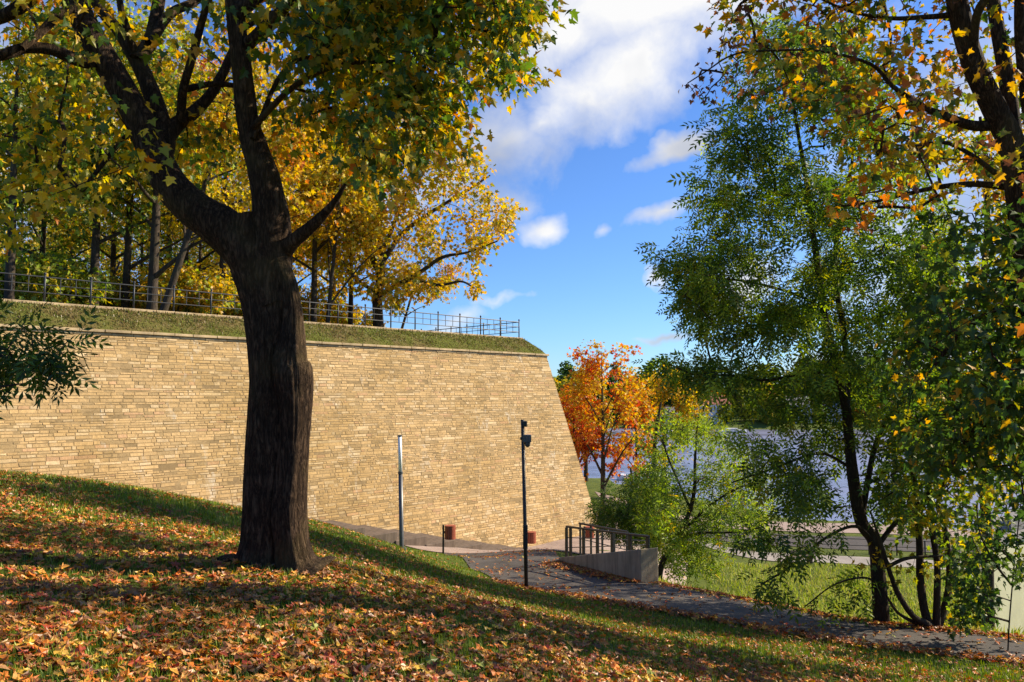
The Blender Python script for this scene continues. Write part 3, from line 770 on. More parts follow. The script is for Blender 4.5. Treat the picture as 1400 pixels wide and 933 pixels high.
# ------------------------------------------------------------------ leaves
def maple_template(detail=True):
    if detail:
        half = [(0.17, -0.08), (0.40, 0.04), (0.27, 0.20), (0.55, 0.46), (0.25, 0.46), (0.17, 0.66)]
    else:
        half = [(0.40, 0.02), (0.26, 0.22), (0.55, 0.46), (0.2, 0.5)]
    out = [(0, 0.0)]+half+[(0, 0.98)]+[(-x, y) for x, y in half[::-1]]
    V = [(0, 0.32)]+out
    V = np.array([(x, y-0.0, 0.16*abs(x)-0.22*y*y*0.6) for x, y in V]); k = len(out)
    Fq = np.array([(0, 1+i, 1+(i+1) % k) for i in range(k)])
    return V, Fq
def ash_template(nl=3):
    V = [(-0.012, 0, 0), (0.012, 0, 0), (0, 1.0, -0.2)]; Fq = [(0, 1, 2)]
    def leaflet(px_, py, ang, L):
        b = len(V); d = (math.sin(ang), math.cos(ang)); nn = (d[1], -d[0]); z0 = -0.2*py*py
        V.extend([(px_, py, z0), (px_+d[0]*L*.45+nn[0]*L*.17, py+d[1]*L*.45+nn[1]*L*.17, z0+.02), (px_+d[0]*L, py+d[1]*L, z0-0.10*L), (px_+d[0]*L*.45-nn[0]*L*.17, py+d[1]*L*.45-nn[1]*L*.17, z0+.02)])
        Fq.extend([(b, b+1, b+2), (b, b+2, b+3)])
    for k in range(nl):
        y = 0.25+0.6*k/max(1, nl-1)*0.95
        for sgn in (-1, 1): leaflet(0, y, sgn*1.0, 0.46)
    leaflet(0, 0.92, 0, 0.48)
    return np.array(V), np.array(Fq)
def simple_template():
    V = np.array([(0, 0, 0), (0.34, 0.22, 0.05), (0.42, 0.6, 0.0), (0, 1.0, -0.15), (-0.42, 0.6, 0.0), (-0.34, 0.22, 0.05)])
    return V, np.array([(0, 1, 2), (0, 2, 3), (0, 3, 4), (0, 4, 5)])
T_MAPLE = maple_template(True); T_MAPLE = (T_MAPLE[0]*np.array((1, 1, 1.7)), T_MAPLE[1]); T_MAPLE_LO = maple_template(False); T_ASH = ash_template(3); T_ASH_LO = ash_template(2); T_SIMPLE = simple_template()

def unit(a): return a/(np.linalg.norm(a, axis=-1, keepdims=True)+1e-9)
def leaf_mesh(tmpl, pos, tip, nrm, size, col):
    TV, TF = tmpl
    t = unit(tip); nn = unit(nrm-t*(nrm*t).sum(-1, keepdims=True)); s = np.cross(t, nn)
    V = pos[:, None, :]+size[:, None, None]*(TV[None, :, 0:1]*s[:, None, :]+TV[None, :, 1:2]*t[:, None, :]+TV[None, :, 2:3]*nn[:, None, :])
    Fq = (TF[None]+(np.arange(len(pos))*len(TV))[:, None, None]).reshape(-1, 3)
    return V.reshape(-1, 3), Fq, np.repeat(col, len(TV), 0)
def pick_cols(r, nleaf, palette, weights, jitter=0.2):
    pal = np.array(palette); w = np.array(weights, float); w /= w.sum()
    c = pal[r.choice(len(pal), nleaf, p=w)]
    return np.clip(c*r.uniform(1-jitter, 1+jitter, (nleaf, 1))*r.uniform(0.94, 1.06, (nleaf, 3)), 0, 0.9)
def canopy_leaves(r, targets, per, spread, tmpl, size, palfn, centre, droop=0.55):
    k = len(targets); cnt = r.poisson(per, k).clip(1); idx = np.repeat(np.arange(k), cnt); m = len(idx)
    off = r.normal(0, 1, (m, 3)); off = unit(off)*(r.uniform(0, 1, (m, 1))**0.6)*spread*np.array((1, 1, 0.75))
    pos = targets[idx]+off
    outw = unit(pos-centre)
    tip = unit(off)*0.7+outw*0.3+r.normal(0, 0.45, (m, 3))+np.array((0, 0, -droop))
    nr = r.normal(0, 0.6, (m, 3))+np.array((0, 0, 0.8))
    sz = size*r.uniform(0.65, 1.25, m)
    return leaf_mesh(tmpl, pos, tip, nr, sz, palfn(r, idx, pos))

def grow(r, limbs, targets, step=0.35, wander=0.12):
    """attach every target to the nearest part of the skeleton with a curved branch"""
    pos = []; par = []
    for pts, rad in limbs:
        for q in pts: pos.append(q); par.append(-1)
    nl = len(pos); pos = [np.array(q) for q in pos]
    cap = nl+len(targets)*40; A_ = np.zeros((cap, 3)); A_[:nl] = pos; par = list(par)
    w0 = np.full(cap, 0.0); nn_ = nl
    d0 = np.array([np.min(np.linalg.norm(A_[:nl]-t, axis=1)) for t in targets])
    chains = []
    for ti in np.argsort(d0):
        t = targets[ti]; dd = np.linalg.norm(A_[:nn_]-t, axis=1)+np.maximum(0, A_[:nn_, 2]-t[2])*0.25
        j = int(np.argmin(dd)); a = A_[j]; L = np.linalg.norm(t-a); m = max(2, int(L/step)+1)
        if nn_+m > cap: continue
        mid = (a+t)/2+r.normal(0, 1, 3)*L*wander+np.array((0, 0, L*0.08))
        s = np.linspace(0, 1, m+1)[1:, None]
        pts = (1-s)**2*a+2*s*(1-s)*mid+s*s*t+r.normal(0, 0.02*min(L, 1), (m, 3))*(1-s)
        ids = list(range(nn_, nn_+m)); A_[nn_:nn_+m] = pts; par += [j]+ids[:-1]; nn_ += m; chains.append([j]+ids)
    wgt = np.zeros(nn_)
    for c in chains: wgt[c[-1]] += 1
    for i in range(nn_-1, nl-1, -1): wgt[par[i]] += wgt[i]
    return A_[:nn_], chains, wgt, nl

def build_tree(name, label, cat, base, limbs, targets, seed, leaves, bark='bark', group=None, trunk_fn=None, twig=0.0045, nseg=12, step=0.35, limb_seg=None, wander=0.12, maxtwig=0.06):
    r = np.random.default_rng(seed); base = np.array(base, float)
    root = empty(name, base, label, cat, group)
    V = []; Fq = []; nb = 0
    for k, (pts, rad) in enumerate(limbs):
        sg = (limb_seg[k] if limb_seg else nseg)
        v, f = tube_np(np.array(pts)-base, np.array(rad), sg, trunk_fn[k] if (trunk_fn and k < len(trunk_fn)) else None)
        V.append(v); Fq.append(f+nb); nb += len(v)
    if V: np_obj('trunk', np.vstack(V), [np.vstack(Fq)], M[bark], root)
    if len(targets):
        A_, chains, wgt, nl = grow(r, [(crom(p_, 3) if len(p_) < 14 else p_, None) for p_, _ in limbs], targets, step, wander)
        V = []; Fq = []; nb = 0
        for c in chains:
            pts = A_[c]; wr = np.array([twig*max(1, wgt[i])**0.45 for i in c[1:]]); wr = np.concatenate(([wr[0]], wr)).clip(0, maxtwig)
            sg = 6 if wr[0] > 0.02 else 4 if wr[0] > .009 else 3
            v, f = tube_np(pts-base, wr, sg); V.append(v); Fq.append(f+nb); nb += len(v)
        tw = (np.vstack(V), np.vstack(Fq))
    else: tw = (np.zeros((0, 3)), np.zeros((0, 4), int))
    VV = []; FF = []; CC = []; nb = 0
    for lf in leaves:
        tg = lf.get('targets', targets)
        if len(tg) == 0: continue
        v, f, c = canopy_leaves(r, np.array(tg)-base, lf['per'], lf['spread'], lf['tmpl'], lf['size'], lf['pal'], np.array(lf.get('centre', np.mean(tg, 0)))-base, lf.get('droop', 0.55))
        VV.append(v); FF.append(f+nb); CC.append(c); nb += len(v)
    nf = sum(len(f) for f in FF)
    VV.append(tw[0]); CC.append(np.zeros_like(tw[0]))
    o = np_obj('crown', np.vstack(VV), [np.vstack(FF)]+([tw[1]+nb] if len(tw[0]) else []), M['leaf'], root, np.vstack(CC), smooth=False)
    o.data.materials.append(M[bark]); mi = np.zeros(len(o.data.polygons), np.int32); mi[nf:] = 1
    o.data.polygons.foreach_set('material_index', mi)
    return root

def in_poly(u, v, poly):
    inside = np.zeros(len(u), bool); k = len(poly)
    for i in range(k):
        x1, y1 = poly[i]; x2, y2 = poly[(i+1) % k]
        c = ((y1 > v) != (y2 > v)) & (u < (x2-x1)*(v-y1)/(y2-y1+1e-9)+x1); inside ^= c
    return inside
def region_targets(r, nmax, poly, D0, D1, clump=0.0, nscale=0.8, thr=-1.0):
    """points in a real volume: outline as surveyed from the photograph, spread over a depth range"""
    poly = np.array(poly, float); lo = poly.min(0); hi = poly.max(0); out = []
    while len(out) < nmax:
        u = r.uniform(lo[0], hi[0], 4000); v = r.uniform(lo[1], hi[1], 4000); ok = in_poly(u, v, poly)
        D = r.uniform(D0, D1, 4000)
        for a, b, d in zip(u[ok], v[ok], D[ok]):
            q = P(a, b, d)
            if thr > -1 and mnoise.noise(tuple(q*nscale)) < thr: continue
            out.append(q)
            if len(out) >= nmax: break
    return np.array(out)
def blob_targets(r, nn_, c, rad, lumps=14, tight=0.24):
    lc = unit(r.normal(0, 1, (lumps, 3)))*(r.uniform(0.35, 1, (lumps, 1))**0.5)*np.array(rad)*0.82
    k = r.integers(0, lumps, nn_); return np.array(c)+lc[k]+np.clip(r.normal(0, tight, (nn_, 3)), -1.7*tight, 1.7*tight)*np.array(rad)*0.62
def palfn(palette, weights, jitter=0.2, patch=None, pscale=0.7):
    """leaf colours; patch = second palette weights used where a slow noise is high (colour turns branch by branch)"""
    def f(r, idx, pos):
        m = len(pos); c = pick_cols(r, m, palette, weights, jitter)
        if patch is not None:
            c2 = pick_cols(r, m, palette, patch, jitter)
            u_, inv = np.unique(idx, return_inverse=True)
            rep = np.array([pos[np.argmax(inv == k)] if False else pos[np.searchsorted(idx, u)] for k, u in enumerate(u_)])
            nz = np.array([mnoise.noise((float(q[0])*pscale+9.1, float(q[1])*pscale-3.3, float(q[2])*pscale)) for q in rep])
            sel = (nz[inv]+r.normal(0, 0.12, m)) > 0.08
            c[sel] = c2[sel]
        return c
    return f
YEL = (0.62, 0.43, 0.03); YEL2 = (0.74, 0.57, 0.05); GOLD = (0.62, 0.33, 0.02); ORG = (0.64, 0.20, 0.02); RED = (0.56, 0.09, 0.03)
OLV = (0.26, 0.26, 0.03); GRN = (0.10, 0.165, 0.025); DGRN = (0.05, 0.095, 0.02); LGRN = (0.33, 0.42, 0.05); BRN = (0.16, 0.07, 0.03)
PAL = [YEL, YEL2, GOLD, ORG, RED, OLV, GRN, DGRN, LGRN, BRN]
def pw(**k):
    names = ['YEL', 'YEL2', 'GOLD', 'ORG', 'RED', 'OLV', 'GRN', 'DGRN', 'LGRN', 'BRN']; return [k.get(x, 0.0) for x in names]

def auto_limbs(r, Ht, tr_, nlimb=8, lean=(0, 0), fork=0.0, start=0.28, reach=0.30, up=0.55):
    tp_ = np.array([(lean[0]*t*Ht+0.10*math.sin(3*t+r.uniform(0, 1))*t, lean[1]*t*Ht+0.1*math.sin(2.3*t)*t, t*Ht*0.86-0.3*(1-t)) for t in np.linspace(0, 1, 14)])
    rad = tr_*(1-np.linspace(0, 1, 14)**1.1*0.88); rad[0] *= 1.35
    L = [(tp_, rad)]
    for k in range(nlimb):
        f = start+(0.9-start)*(k+r.uniform(0, .7))/nlimb; a = k*2.4+r.uniform(-.5, .5); i = int(f*13); p0 = tp_[i]
        ln = Ht*reach*(1.15-f*0.7)*r.uniform(.8, 1.2)
        pts = np.array([p0+np.array((math.cos(a)*ln*t, math.sin(a)*ln*t, ln*up*t*(1.2-0.3*t)))+r.normal(0, .06, 3)*t for t in np.linspace(0, 1, 7)])
        L.append((pts, rad[i]*0.55*(1-np.linspace(0, 1, 7)*0.85)))
    return L
def sun_gap(T, r=0.62):
    s3 = np.array(sdir); k_ = np.ones(len(T), bool); T = np.asarray(T)
    for dz in np.arange(-1.5, 0.45, 0.25):
        p0 = np.array((-1.95, 7.05, dz)); w = T-p0; t_ = w@s3
        k_ &= ~((np.linalg.norm(w-t_[:, None]*s3, axis=1) < r) & (t_ > 1.2))
    return T[k_]
# ------------------------------------------------------------------ the big maple in front
def pxpath(pts, D0, D1=None):
    k = len(pts); out = []
    for i, q in enumerate(pts):
        D = q[2] if len(q) > 2 else D0+((D1 if D1 else D0)-D0)*i/(k-1)
        out.append(P(q[0], q[1], D))
    return np.array(out)
def pxrad(ws, D): return np.array(ws, float)*0.5/F_PX*D
TD = 7.2
def stem(sil, dD):
    p_ = crom(np.array([P((a+b)/2, v, TD+dD) for v, a, b in sil]), 8)
    r_ = np.interp(np.linspace(0, len(sil)-1, len(p_)), range(len(sil)), [(b-a)*0.5/F_PX*TD for v, a, b in sil]); return p_, r_
def stem_rings(seed, ridge):
    def f_(R, ang):
        m = R.shape[0]; out = R.copy()
        for i in range(m):
            h = i/(m-1)
            for k, a in enumerate(ang):
                x, y = math.cos(a), math.sin(a); f = 0.98
                f += 0.13*mnoise.noise((x*1.3+seed, y*1.3, h*3.6))+0.035*mnoise.noise((x*5, y*5+seed, h*8))
                f -= 0.07*max(0, 1-abs(mnoise.noise((x*2.6+seed, y*2.6, h*1.6)))*7)          # long folds
                f -= ridge*max(0, 1-abs(mnoise.noise((x*9, y*9-seed, h*7)))*5)               # bark furrows
                if h < 0.13: f += 0.05*((0.13-h)/0.13)**1.5*(0.8+math.sin(4*a+seed))
                out[i, k] *= f
        return out
    return f_
tp, tr = stem([(788, 296, 400), (776, 311, 396), (765, 320, 392), (740, 327, 390), (700, 331, 394), (650, 334, 396), (600, 337, 399), (560, 339, 400), (520, 341, 400),
       (480, 338, 401), (450, 335, 402), (420, 332, 402), (390, 325, 399), (370, 318, 394), (350, 312, 388), (325, 303, 382), (300, 300, 376)], 0.03)
tp2, tr2 = stem([(792, 368, 462), (780, 372, 444), (765, 376, 431), (740, 375, 423), (700, 371, 420), (650, 376, 420), (600, 382, 422), (560, 381, 426), (525, 375, 429), (508, 373, 429), (496, 374, 423),
       (470, 381, 419), (440, 387, 415), (415, 386, 411), (390, 379, 406), (368, 366, 399), (345, 362, 391)], -0.09)
limbs = [(tp, tr), (tp2, tr2)]
def limb(pts, ws, D0, D1=None, per=6):
    raw = pxpath(pts, D0, D1); c = crom(raw, per); Ds = c[:, 1]
    w = np.interp(np.linspace(0, len(pts)-1, len(c)), range(len(pts)), ws)
    rr = w*0.5/F_PX*Ds
    rr = rr*(1+0.05*np.array([mnoise.noise((i*0.35, pts[0][0], 1.0)) for i in range(len(c))]))
    limbs.append((c, rr))
limb([(372, 420), (345, 352), (305, 313), (268, 288), (235, 255), (213, 215), (193, 170), (160, 110), (128, 55), (98, -5), (60, -90), (20, -200), (-20, -330)], [60, 68, 60, 52, 47, 43, 40, 37, 36, 34, 29, 21, 9], 7.2, 7.0)
limb([(215, 235), (226, 195), (215, 150), (200, 110), (183, 75), (160, 40), (135, 10), (110, -40), (90, -120), (80, -220)], [28, 27, 25, 23, 21, 16, 15, 14, 10, 4], 7.2, 7.6)
limb([(186, 82), (205, 58), (214, 20), (222, -30), (235, -110), (240, -220)], [18, 20, 17, 16, 12, 5], 7.3, 7.9)
limb([(186, 78), (176, 45), (165, 10), (158, -60)], [10, 10, 9, 6], 7.3, 7.0)
limb([(205, 60), (232, 20), (270, 0), (300, -30), (340, -90)], [14, 13, 11, 10, 5], 7.3, 8.3)
limb([(226, 195), (240, 172), (262, 156), (286, 132), (305, 100), (318, 70), (332, 40)], [20, 22, 18, 15, 13, 11, 8], 7.25, 7.8)
limb([(248, 166), (250, 125), (264, 75), (276, 30), (290, -20), (300, -90)], [13, 12, 11, 10, 8, 4], 7.3, 6.6)
limb([(255, 122), (290, 115), (325, 118), (338, 122)], [10, 8, 7, 6], 7.3, 7.4)
limb([(368, 400), (370, 335), (371, 300), (362, 245), (348, 200), (338, 160), (332, 105), (324, 40), (318, -20), (310, -100), (305, -220), (300, -340)], [62, 58, 50, 42, 35, 30, 28, 26, 24, 20, 14, 5], 7.2, 6.9)
limb([(388, 345), (400, 331), (422, 313), (443, 293), (458, 275), (472, 252)], [24, 21, 17, 13, 9, 5], 7.15, 6.8)
limb([(340, 60), (380, 20), (430, -30), (500, -90), (580, -150)], [18, 16, 14, 11, 5], 6.95, 6.2)
limb([(345, 175), (400, 120), (460, 90), (520, 85), (580, 80)], [9, 8, 7, 5, 3], 6.95, 6.2)
limb([(322, 20), (420, -60), (520, -80), (620, -60), (690, -20)], [22, 18, 14, 9, 4], 6.95, 7.4)
limb([(345, 190), (390, 95), (450, 78), (540, 100)], [7, 6, 5, 3], 6.95, 7.6)
limb([(130, 88), (100, 80), (70, 68), (35, 66), (0, 76), (-60, 84), (-140, 60)], [19, 18, 16, 15, 15, 12, 5], 7.0, 6.4)
limb([(105, 10), (80, 22), (55, 45), (30, 66)], [15, 13, 11, 9], 7.0, 6.6)
limb([(62, -20), (10, 20), (-50, 30), (-130, 0), (-230, -40)], [20, 18, 15, 10, 5], 7.0, 7.6)
base = P(372, 770, TD)
rg = np.random.default_rng(21)
MAP_MAIN = [(-150, -330), (330, -420), (640, -300), (760, -120), (728, 20), (700, 60), (722, 105), (690, 118), (640, 122), (618, 160), (640, 195), (600, 215), (560, 205), (540, 240), (555, 262),
            (520, 270), (490, 240), (455, 235), (420, 205), (360, 225), (300, 240), (230, 225), (150, 240), (110, 300), (40, 330), (-60, 330), (-200, 200)]
tA = region_targets(rg, 420, MAP_MAIN, 7.3, 10.6, thr=-0.1, nscale=1.0)
tA2 = region_targets(rg, 110, MAP_MAIN, 5.6, 7.2, thr=0.05, nscale=1.0)
tB = region_targets(rg, 300, [(400, -60), (730, -120), (725, 10), (690, 60), (720, 108), (640, 118), (612, 160), (630, 190), (560, 260), (480, 240), (430, 150)], 5.8, 8.6, thr=-0.25)
tA = np.vstack([tA, tA2])
tC = np.array([P(u, v, d) for u, v, d in zip(rg.uniform(-500, 400, 110), rg.uniform(-900, -330, 110), rg.uniform(5, 9, 110))])
targets = np.vstack([tA, tB, tC])
def uv(q):
    c, s_ = math.cos(PITCH), math.sin(PITCH); f = q[1]*c+q[2]*s_; w = -q[1]*s_+q[2]*c
    return 700+F_PX*q[0]/f, 466.5-F_PX*w/f
WOODY = np.vstack([p_[::2] for p_, r_ in limbs[2:14]])
def keep(q):
    u, v = uv(q)
    if 330 < u < 420 and v > 215: return False
    if q[1] > 7.5: return True
    return np.min(np.linalg.norm(WOODY-q, axis=1)+np.maximum(0, q[1]-WOODY[:, 1])) > 0.55 or (u > 430)
clear = np.array([keep(q) for q in targets])
targets = targets[clear]; targets = sun_gap(targets, .5)
maple_pal = palfn(PAL, pw(YEL=.12, GOLD=.06, OLV=.28, GRN=.36, DGRN=.14, LGRN=.06), 0.25, pw(YEL=.4, YEL2=.2, GOLD=.2, ORG=.04, OLV=.14, GRN=.04), 0.75)
build_tree('maple_tree', 'big old maple with a dark folded trunk forking low on the leafy slope in front', 'tree', base, limbs, targets, 22,
           [dict(per=36, spread=0.38, tmpl=T_MAPLE, size=0.086, pal=maple_pal)], 'bark', trunk_fn=[stem_rings(1.7, .035), stem_rings(6.1, .04)],
           limb_seg=[96, 80]+[28]*4+[18]*(len(limbs)-6), nseg=18)

# ------------------------------------------------------------------ maple leaning in from the right
limbs = []
limb([(1480, 1000), (1460, 800), (1440, 600), (1418, 420), (1399, 300), (1385, 205), (1360, 150), (1332, 90), (1312, 20), (1298, -60), (1280, -180), (1270, -320)], [50, 46, 42, 40, 36, 34, 31, 29, 28, 25, 18, 6], 8.3, 7.8)
limb([(1388, 205), (1378, 120), (1364, 40), (1352, -40), (1345, -160), (1350, -300)], [22, 20, 18, 16, 12, 4], 8.2, 8.6)
limb([(1410, 380), (1420, 250), (1402, 120), (1394, 20), (1400, -100), (1420, -260)], [24, 20, 16, 14, 10, 4], 8.3, 7.4)
limb([(1368, 170), (1330, 172), (1290, 158), (1262, 146), (1220, 118), (1190, 88), (1120, 70), (1040, 70), (1000, 76), (965, 98), (940, 114)], [17, 14, 11, 8, 6, 4.5, 3.5, 3, 2.5, 2, 1.5], 8.1, 7.9)
limb([(1312, 20), (1260, 24), (1215, 25), (1160, 15), (1100, -10), (1030, -20)], [9, 7, 5.5, 4, 3, 1.5], 8.0, 7.6)
limb([(1392, 250), (1360, 236), (1328, 212), (1290, 195), (1240, 200), (1190, 190)], [10, 8, 6, 5, 3, 2], 8.2, 8.0)
limb([(1398, 260), (1340, 252), (1290, 255), (1254, 262), (1200, 275), (1150, 282)], [10, 9, 7, 6, 4, 3], 8.2, 9.0)
limb([(1425, 450), (1390, 420), (1350, 430), (1310, 460), (1270, 510)], [14, 12, 9, 7, 3], 8.4, 9.2)
limb([(1440, 620), (1410, 560), (1370, 560), (1330, 590), (1300, 640)], [12, 10, 8, 6, 3], 8.6, 10)
limb([(1330, 90), (1340, 10), (1400, -40), (1500, -120)], [12, 12, 10, 5], 8, 7.0)
rg = np.random.default_rng(31)
t1 = region_targets(rg, 520, [(985, 10), (1100, -60), (1500, -260), (1520, 330), (1400, 300), (1330, 230), (1270, 250), (1180, 230), (1140, 190), (1060, 190), (1010, 140), (1040, 90)], 6.9, 11.2, thr=-0.14, nscale=1.2)
t1 = np.array([q for q in t1 if not (q[1] < 8.4 and uv(q)[0] > 1290 and rg.uniform() < .8)])
t2 = np.array([P(u, v, 7.7+rg.uniform(-.3, .3)) for u, v in ((945, 115), (960, 96), (972, 120), (985, 70), (990, 100), (962, 135), (1000, 50), (1010, 85), (950, 128), (1005, 120))])
t3 = region_targets(rg, 14, [(1120, 265), (1215, 245), (1290, 265), (1260, 300), (1200, 330), (1150, 320)], 7.4, 9.4)
t4 = region_targets(rg, 190, [(1290, 290), (1500, 280), (1500, 640), (1400, 600), (1330, 560), (1300, 470), (1270, 520), (1260, 430)], 7.5, 10.5, thr=-0.1, nscale=1.2)
t5 = region_targets(rg, 150, [(1210, 470), (1330, 430), (1480, 520), (1480, 680), (1400, 690), (1350, 660), (1270, 640), (1230, 560)], 9.0, 11.0, thr=-0.15, nscale=1.2)
t6 = np.array([P(u, v, d) for u, v, d in zip(rg.uniform(1380, 2000, 110), rg.uniform(-800, 500, 110), rg.uniform(6, 10, 110))])
t6a, t6b = sun_gap(t6[:60]), sun_gap(t6[60:]); t1, t3, t4, t5 = sun_gap(t1), sun_gap(t3), sun_gap(t4), sun_gap(t5)
base = P(1482, 1000, 8.3); base[2] = Hs(base[0], base[1])
gold_pal = palfn(PAL, pw(YEL=.16, GOLD=.3, ORG=.12, OLV=.22, GRN=.1, BRN=.14), 0.25, pw(YEL=.08, GOLD=.12, OLV=.28, GRN=.3, DGRN=.14, BRN=.12), 0.8)
org_pal = palfn(PAL, pw(GOLD=.3, ORG=.45, YEL=.1, BRN=.1), 0.25)
grn_shade_pal = palfn(PAL, pw(GRN=.3, DGRN=.55, OLV=.08, YEL=.02, GOLD=.04), 0.25)  # green lower leaves, colour weighted darker to stand in for their shade
dry_pal = palfn(PAL, pw(BRN=.8, GOLD=.15), 0.25)
build_tree('maple_tree', 'golden brown maple whose dark trunk leans in at the upper right of the slope', 'tree', base, limbs, np.vstack([t1, t2, t3, t4, t5, t6a, t6b]), 32,
           [dict(per=19, spread=0.36, tmpl=T_MAPLE, size=0.10, pal=gold_pal, targets=np.vstack([t1, t6a])), dict(per=9, spread=0.16, tmpl=T_MAPLE, size=0.06, pal=dry_pal, targets=t2),
            dict(per=11, spread=0.2, tmpl=T_MAPLE, size=0.095, pal=org_pal, targets=t3), dict(per=15, spread=0.36, tmpl=T_MAPLE, size=0.11, pal=grn_shade_pal, targets=np.vstack([t4, t5, t6b]))], 'bark', nseg=20)

# ------------------------------------------------------------------ tall green ash beside the path
limbs = []
AD = 14.9
limb([(1207, 862), (1205, 845), (1201, 790), (1196, 742), (1177, 712), (1166, 650), (1160, 590), (1157, 556)], [25, 21, 19, 18, 17, 15, 13, 12], AD)
limb([(1157, 560), (1145, 500), (1130, 450), (1120, 380), (1110, 306), (1102, 246), (1092, 187), (1080, 110), (1075, 40)], [12, 11, 10, 9, 8, 7, 5, 4, 2], AD, 14.6)
limb([(1157, 556), (1158, 500), (1152, 444), (1141, 370), (1150, 290), (1165, 220), (1170, 140)], [10, 9, 8, 7, 5, 4, 2], AD, 15.8)
limb([(1145, 510), (1100, 510), (1050, 520), (1000, 514), (950, 512), (915, 498)], [5, 4.5, 4, 3, 2.5, 2], AD, 14.0)
limb([(1125, 420), (1080, 400), (1020, 385), (960, 378), (920, 362), (897, 350)], [4.5, 4, 3.5, 3, 2, 1.5], AD, 15.2)
limb([(1196, 742), (1170, 720), (1130, 735), (1080, 775), (1040, 800)], [5, 4.5, 3.5, 3, 2], AD, 13.6)
limb([(1199, 748), (1225, 715), (1262, 690), (1300, 660)], [7, 6, 4, 3], AD, 15.6)
limb([(1164, 640), (1120, 620), (1060, 640), (1000, 660)], [4.5, 4, 3, 2], AD, 14.2)
limb([(1178, 716), (1186, 660), (1200, 600), (1230, 540), (1260, 470)], [8, 8, 7, 5, 3], AD, 15.9)
limb([(1205, 800), (1180, 790), (1140, 800), (1100, 830)], [3, 3, 2, 1.5], AD, 14.2)
rg = np.random.default_rng(41)
ASH = [(1010, 70), (1075, 20), (1170, 60), (1230, 200), (1290, 330), (1300, 560), (1240, 700), (1120, 700), (1060, 690), (1015, 650), (1000, 600), (1008, 545), (985, 518), (905, 508), (905, 495), (975, 488),
       (955, 455), (930, 415), (940, 395), (893, 365), (888, 342), (935, 345), (955, 300), (965, 250), (975, 190)]
t1 = region_targets(rg, 900, ASH, 13.0, 16.8, thr=0.02, nscale=1.0)
t1 = np.array([q for q in t1 if not (q[1] < 14.95 and uv(q)[1] > 520 and 1120 < uv(q)[0] < 1215)])
t2 = region_targets(rg, 44, [(890, 340), (980, 350), (1000, 420), (935, 420), (925, 375)], 14.4, 15.6)
t3 = region_targets(rg, 14, [(915, 495), (1010, 490), (1010, 530), (935, 512)], 13.8, 14.8)
t4 = region_targets(rg, 16, [(1060, 690), (1200, 680), (1180, 740), (1120, 760), (1060, 810), (1025, 800), (1060, 760), (1010, 740)], 13.2, 15.0, thr=-0.1)
t5 = region_targets(rg, 5, [(1130, 770), (1200, 760), (1210, 830), (1150, 840), (1095, 830)], 14.0, 15.2, thr=-0.05)
t1, t4, t5 = sun_gap(t1), sun_gap(t4), sun_gap(t5)
base = P(1206, 853, AD); base[2] = Hs(base[0], base[1])
ash_pal = palfn(PAL, pw(GRN=.6, DGRN=.12, LGRN=.2, OLV=.08), 0.25, pw(GRN=.45, LGRN=.4, OLV=.12, DGRN=.03), 0.5)
build_tree('ash_tree', 'tall slender green ash with a curved dark stem at the far edge of the path', 'tree', base, limbs, np.vstack([t1, t2, t3, t4, t5]), 42,
           [dict(per=11, spread=0.40, tmpl=T_ASH, size=0.27, pal=ash_pal)], 'bark_thin', nseg=12)

# ------------------------------------------------------------------ multi stemmed young maple right of it
limbs = []
SD = 14.4
limb([(1277, 868), (1270, 856), (1248, 842), (1228, 812), (1214, 775), (1205, 745), (1190, 700)], [14, 11, 8, 7, 6, 5, 2], SD, 13.8)
limb([(1275, 866), (1264, 835), (1258, 790), (1257, 740), (1250, 660), (1235, 560), (1225, 480)], [12, 11, 10, 9, 8, 6, 3], SD, 14.9)
limb([(1280, 866), (1281, 820), (1281, 770), (1272, 700), (1270, 600), (1290, 500), (1300, 400)], [11, 9, 8, 8, 7, 5, 3], SD, 14.6)
limb([(1281, 864), (1294, 820), (1298, 780), (1291, 720), (1284, 680), (1320, 600), (1350, 500)], [10, 9, 8, 7, 6, 5, 2], SD, 15.4)
limb([(1214, 775), (1235, 765), (1255, 762), (1290, 760)], [5, 5, 4, 3], 13.9, 14.2)
limb([(1265, 858), (1230, 840), (1212, 815)], [6, 4, 3], SD, 13.9)
rg = np.random.default_rng(51)
t1 = region_targets(rg, 330, [(1215, 480), (1290, 330), (1390, 300), (1430, 460), (1400, 640), (1340, 740), (1300, 760), (1230, 740), (1200, 700), (1215, 600)], 13.2, 16.4, thr=-0.08, nscale=0.9)
t2 = region_targets(rg, 16, [(1285, 740), (1345, 740), (1335, 850), (1290, 850)], 14.2, 15.6)
t3 = region_targets(rg, 10, [(1200, 690), (1290, 680), (1290, 790), (1235, 800), (1190, 760)], 13.6, 14.6)
base = P(1277, 860, SD); base[2] = Hs(base[0], base[1])
ymap_pal = palfn(PAL, pw(GRN=.4, LGRN=.25, OLV=.2, YEL=.08, DGRN=.1), 0.25, pw(YEL=.3, YEL2=.1, OLV=.3, LGRN=.2, GRN=.1), 0.6)
build_tree('young_maple', 'yellowing maple with several thin stems splayed out from one stool beside the path', 'tree', base, limbs, np.vstack([t1, t2, t3]), 52,
           [dict(per=17, spread=0.42, tmpl=T_MAPLE_LO, size=0.125, pal=ymap_pal)], 'bark_thin', nseg=10)

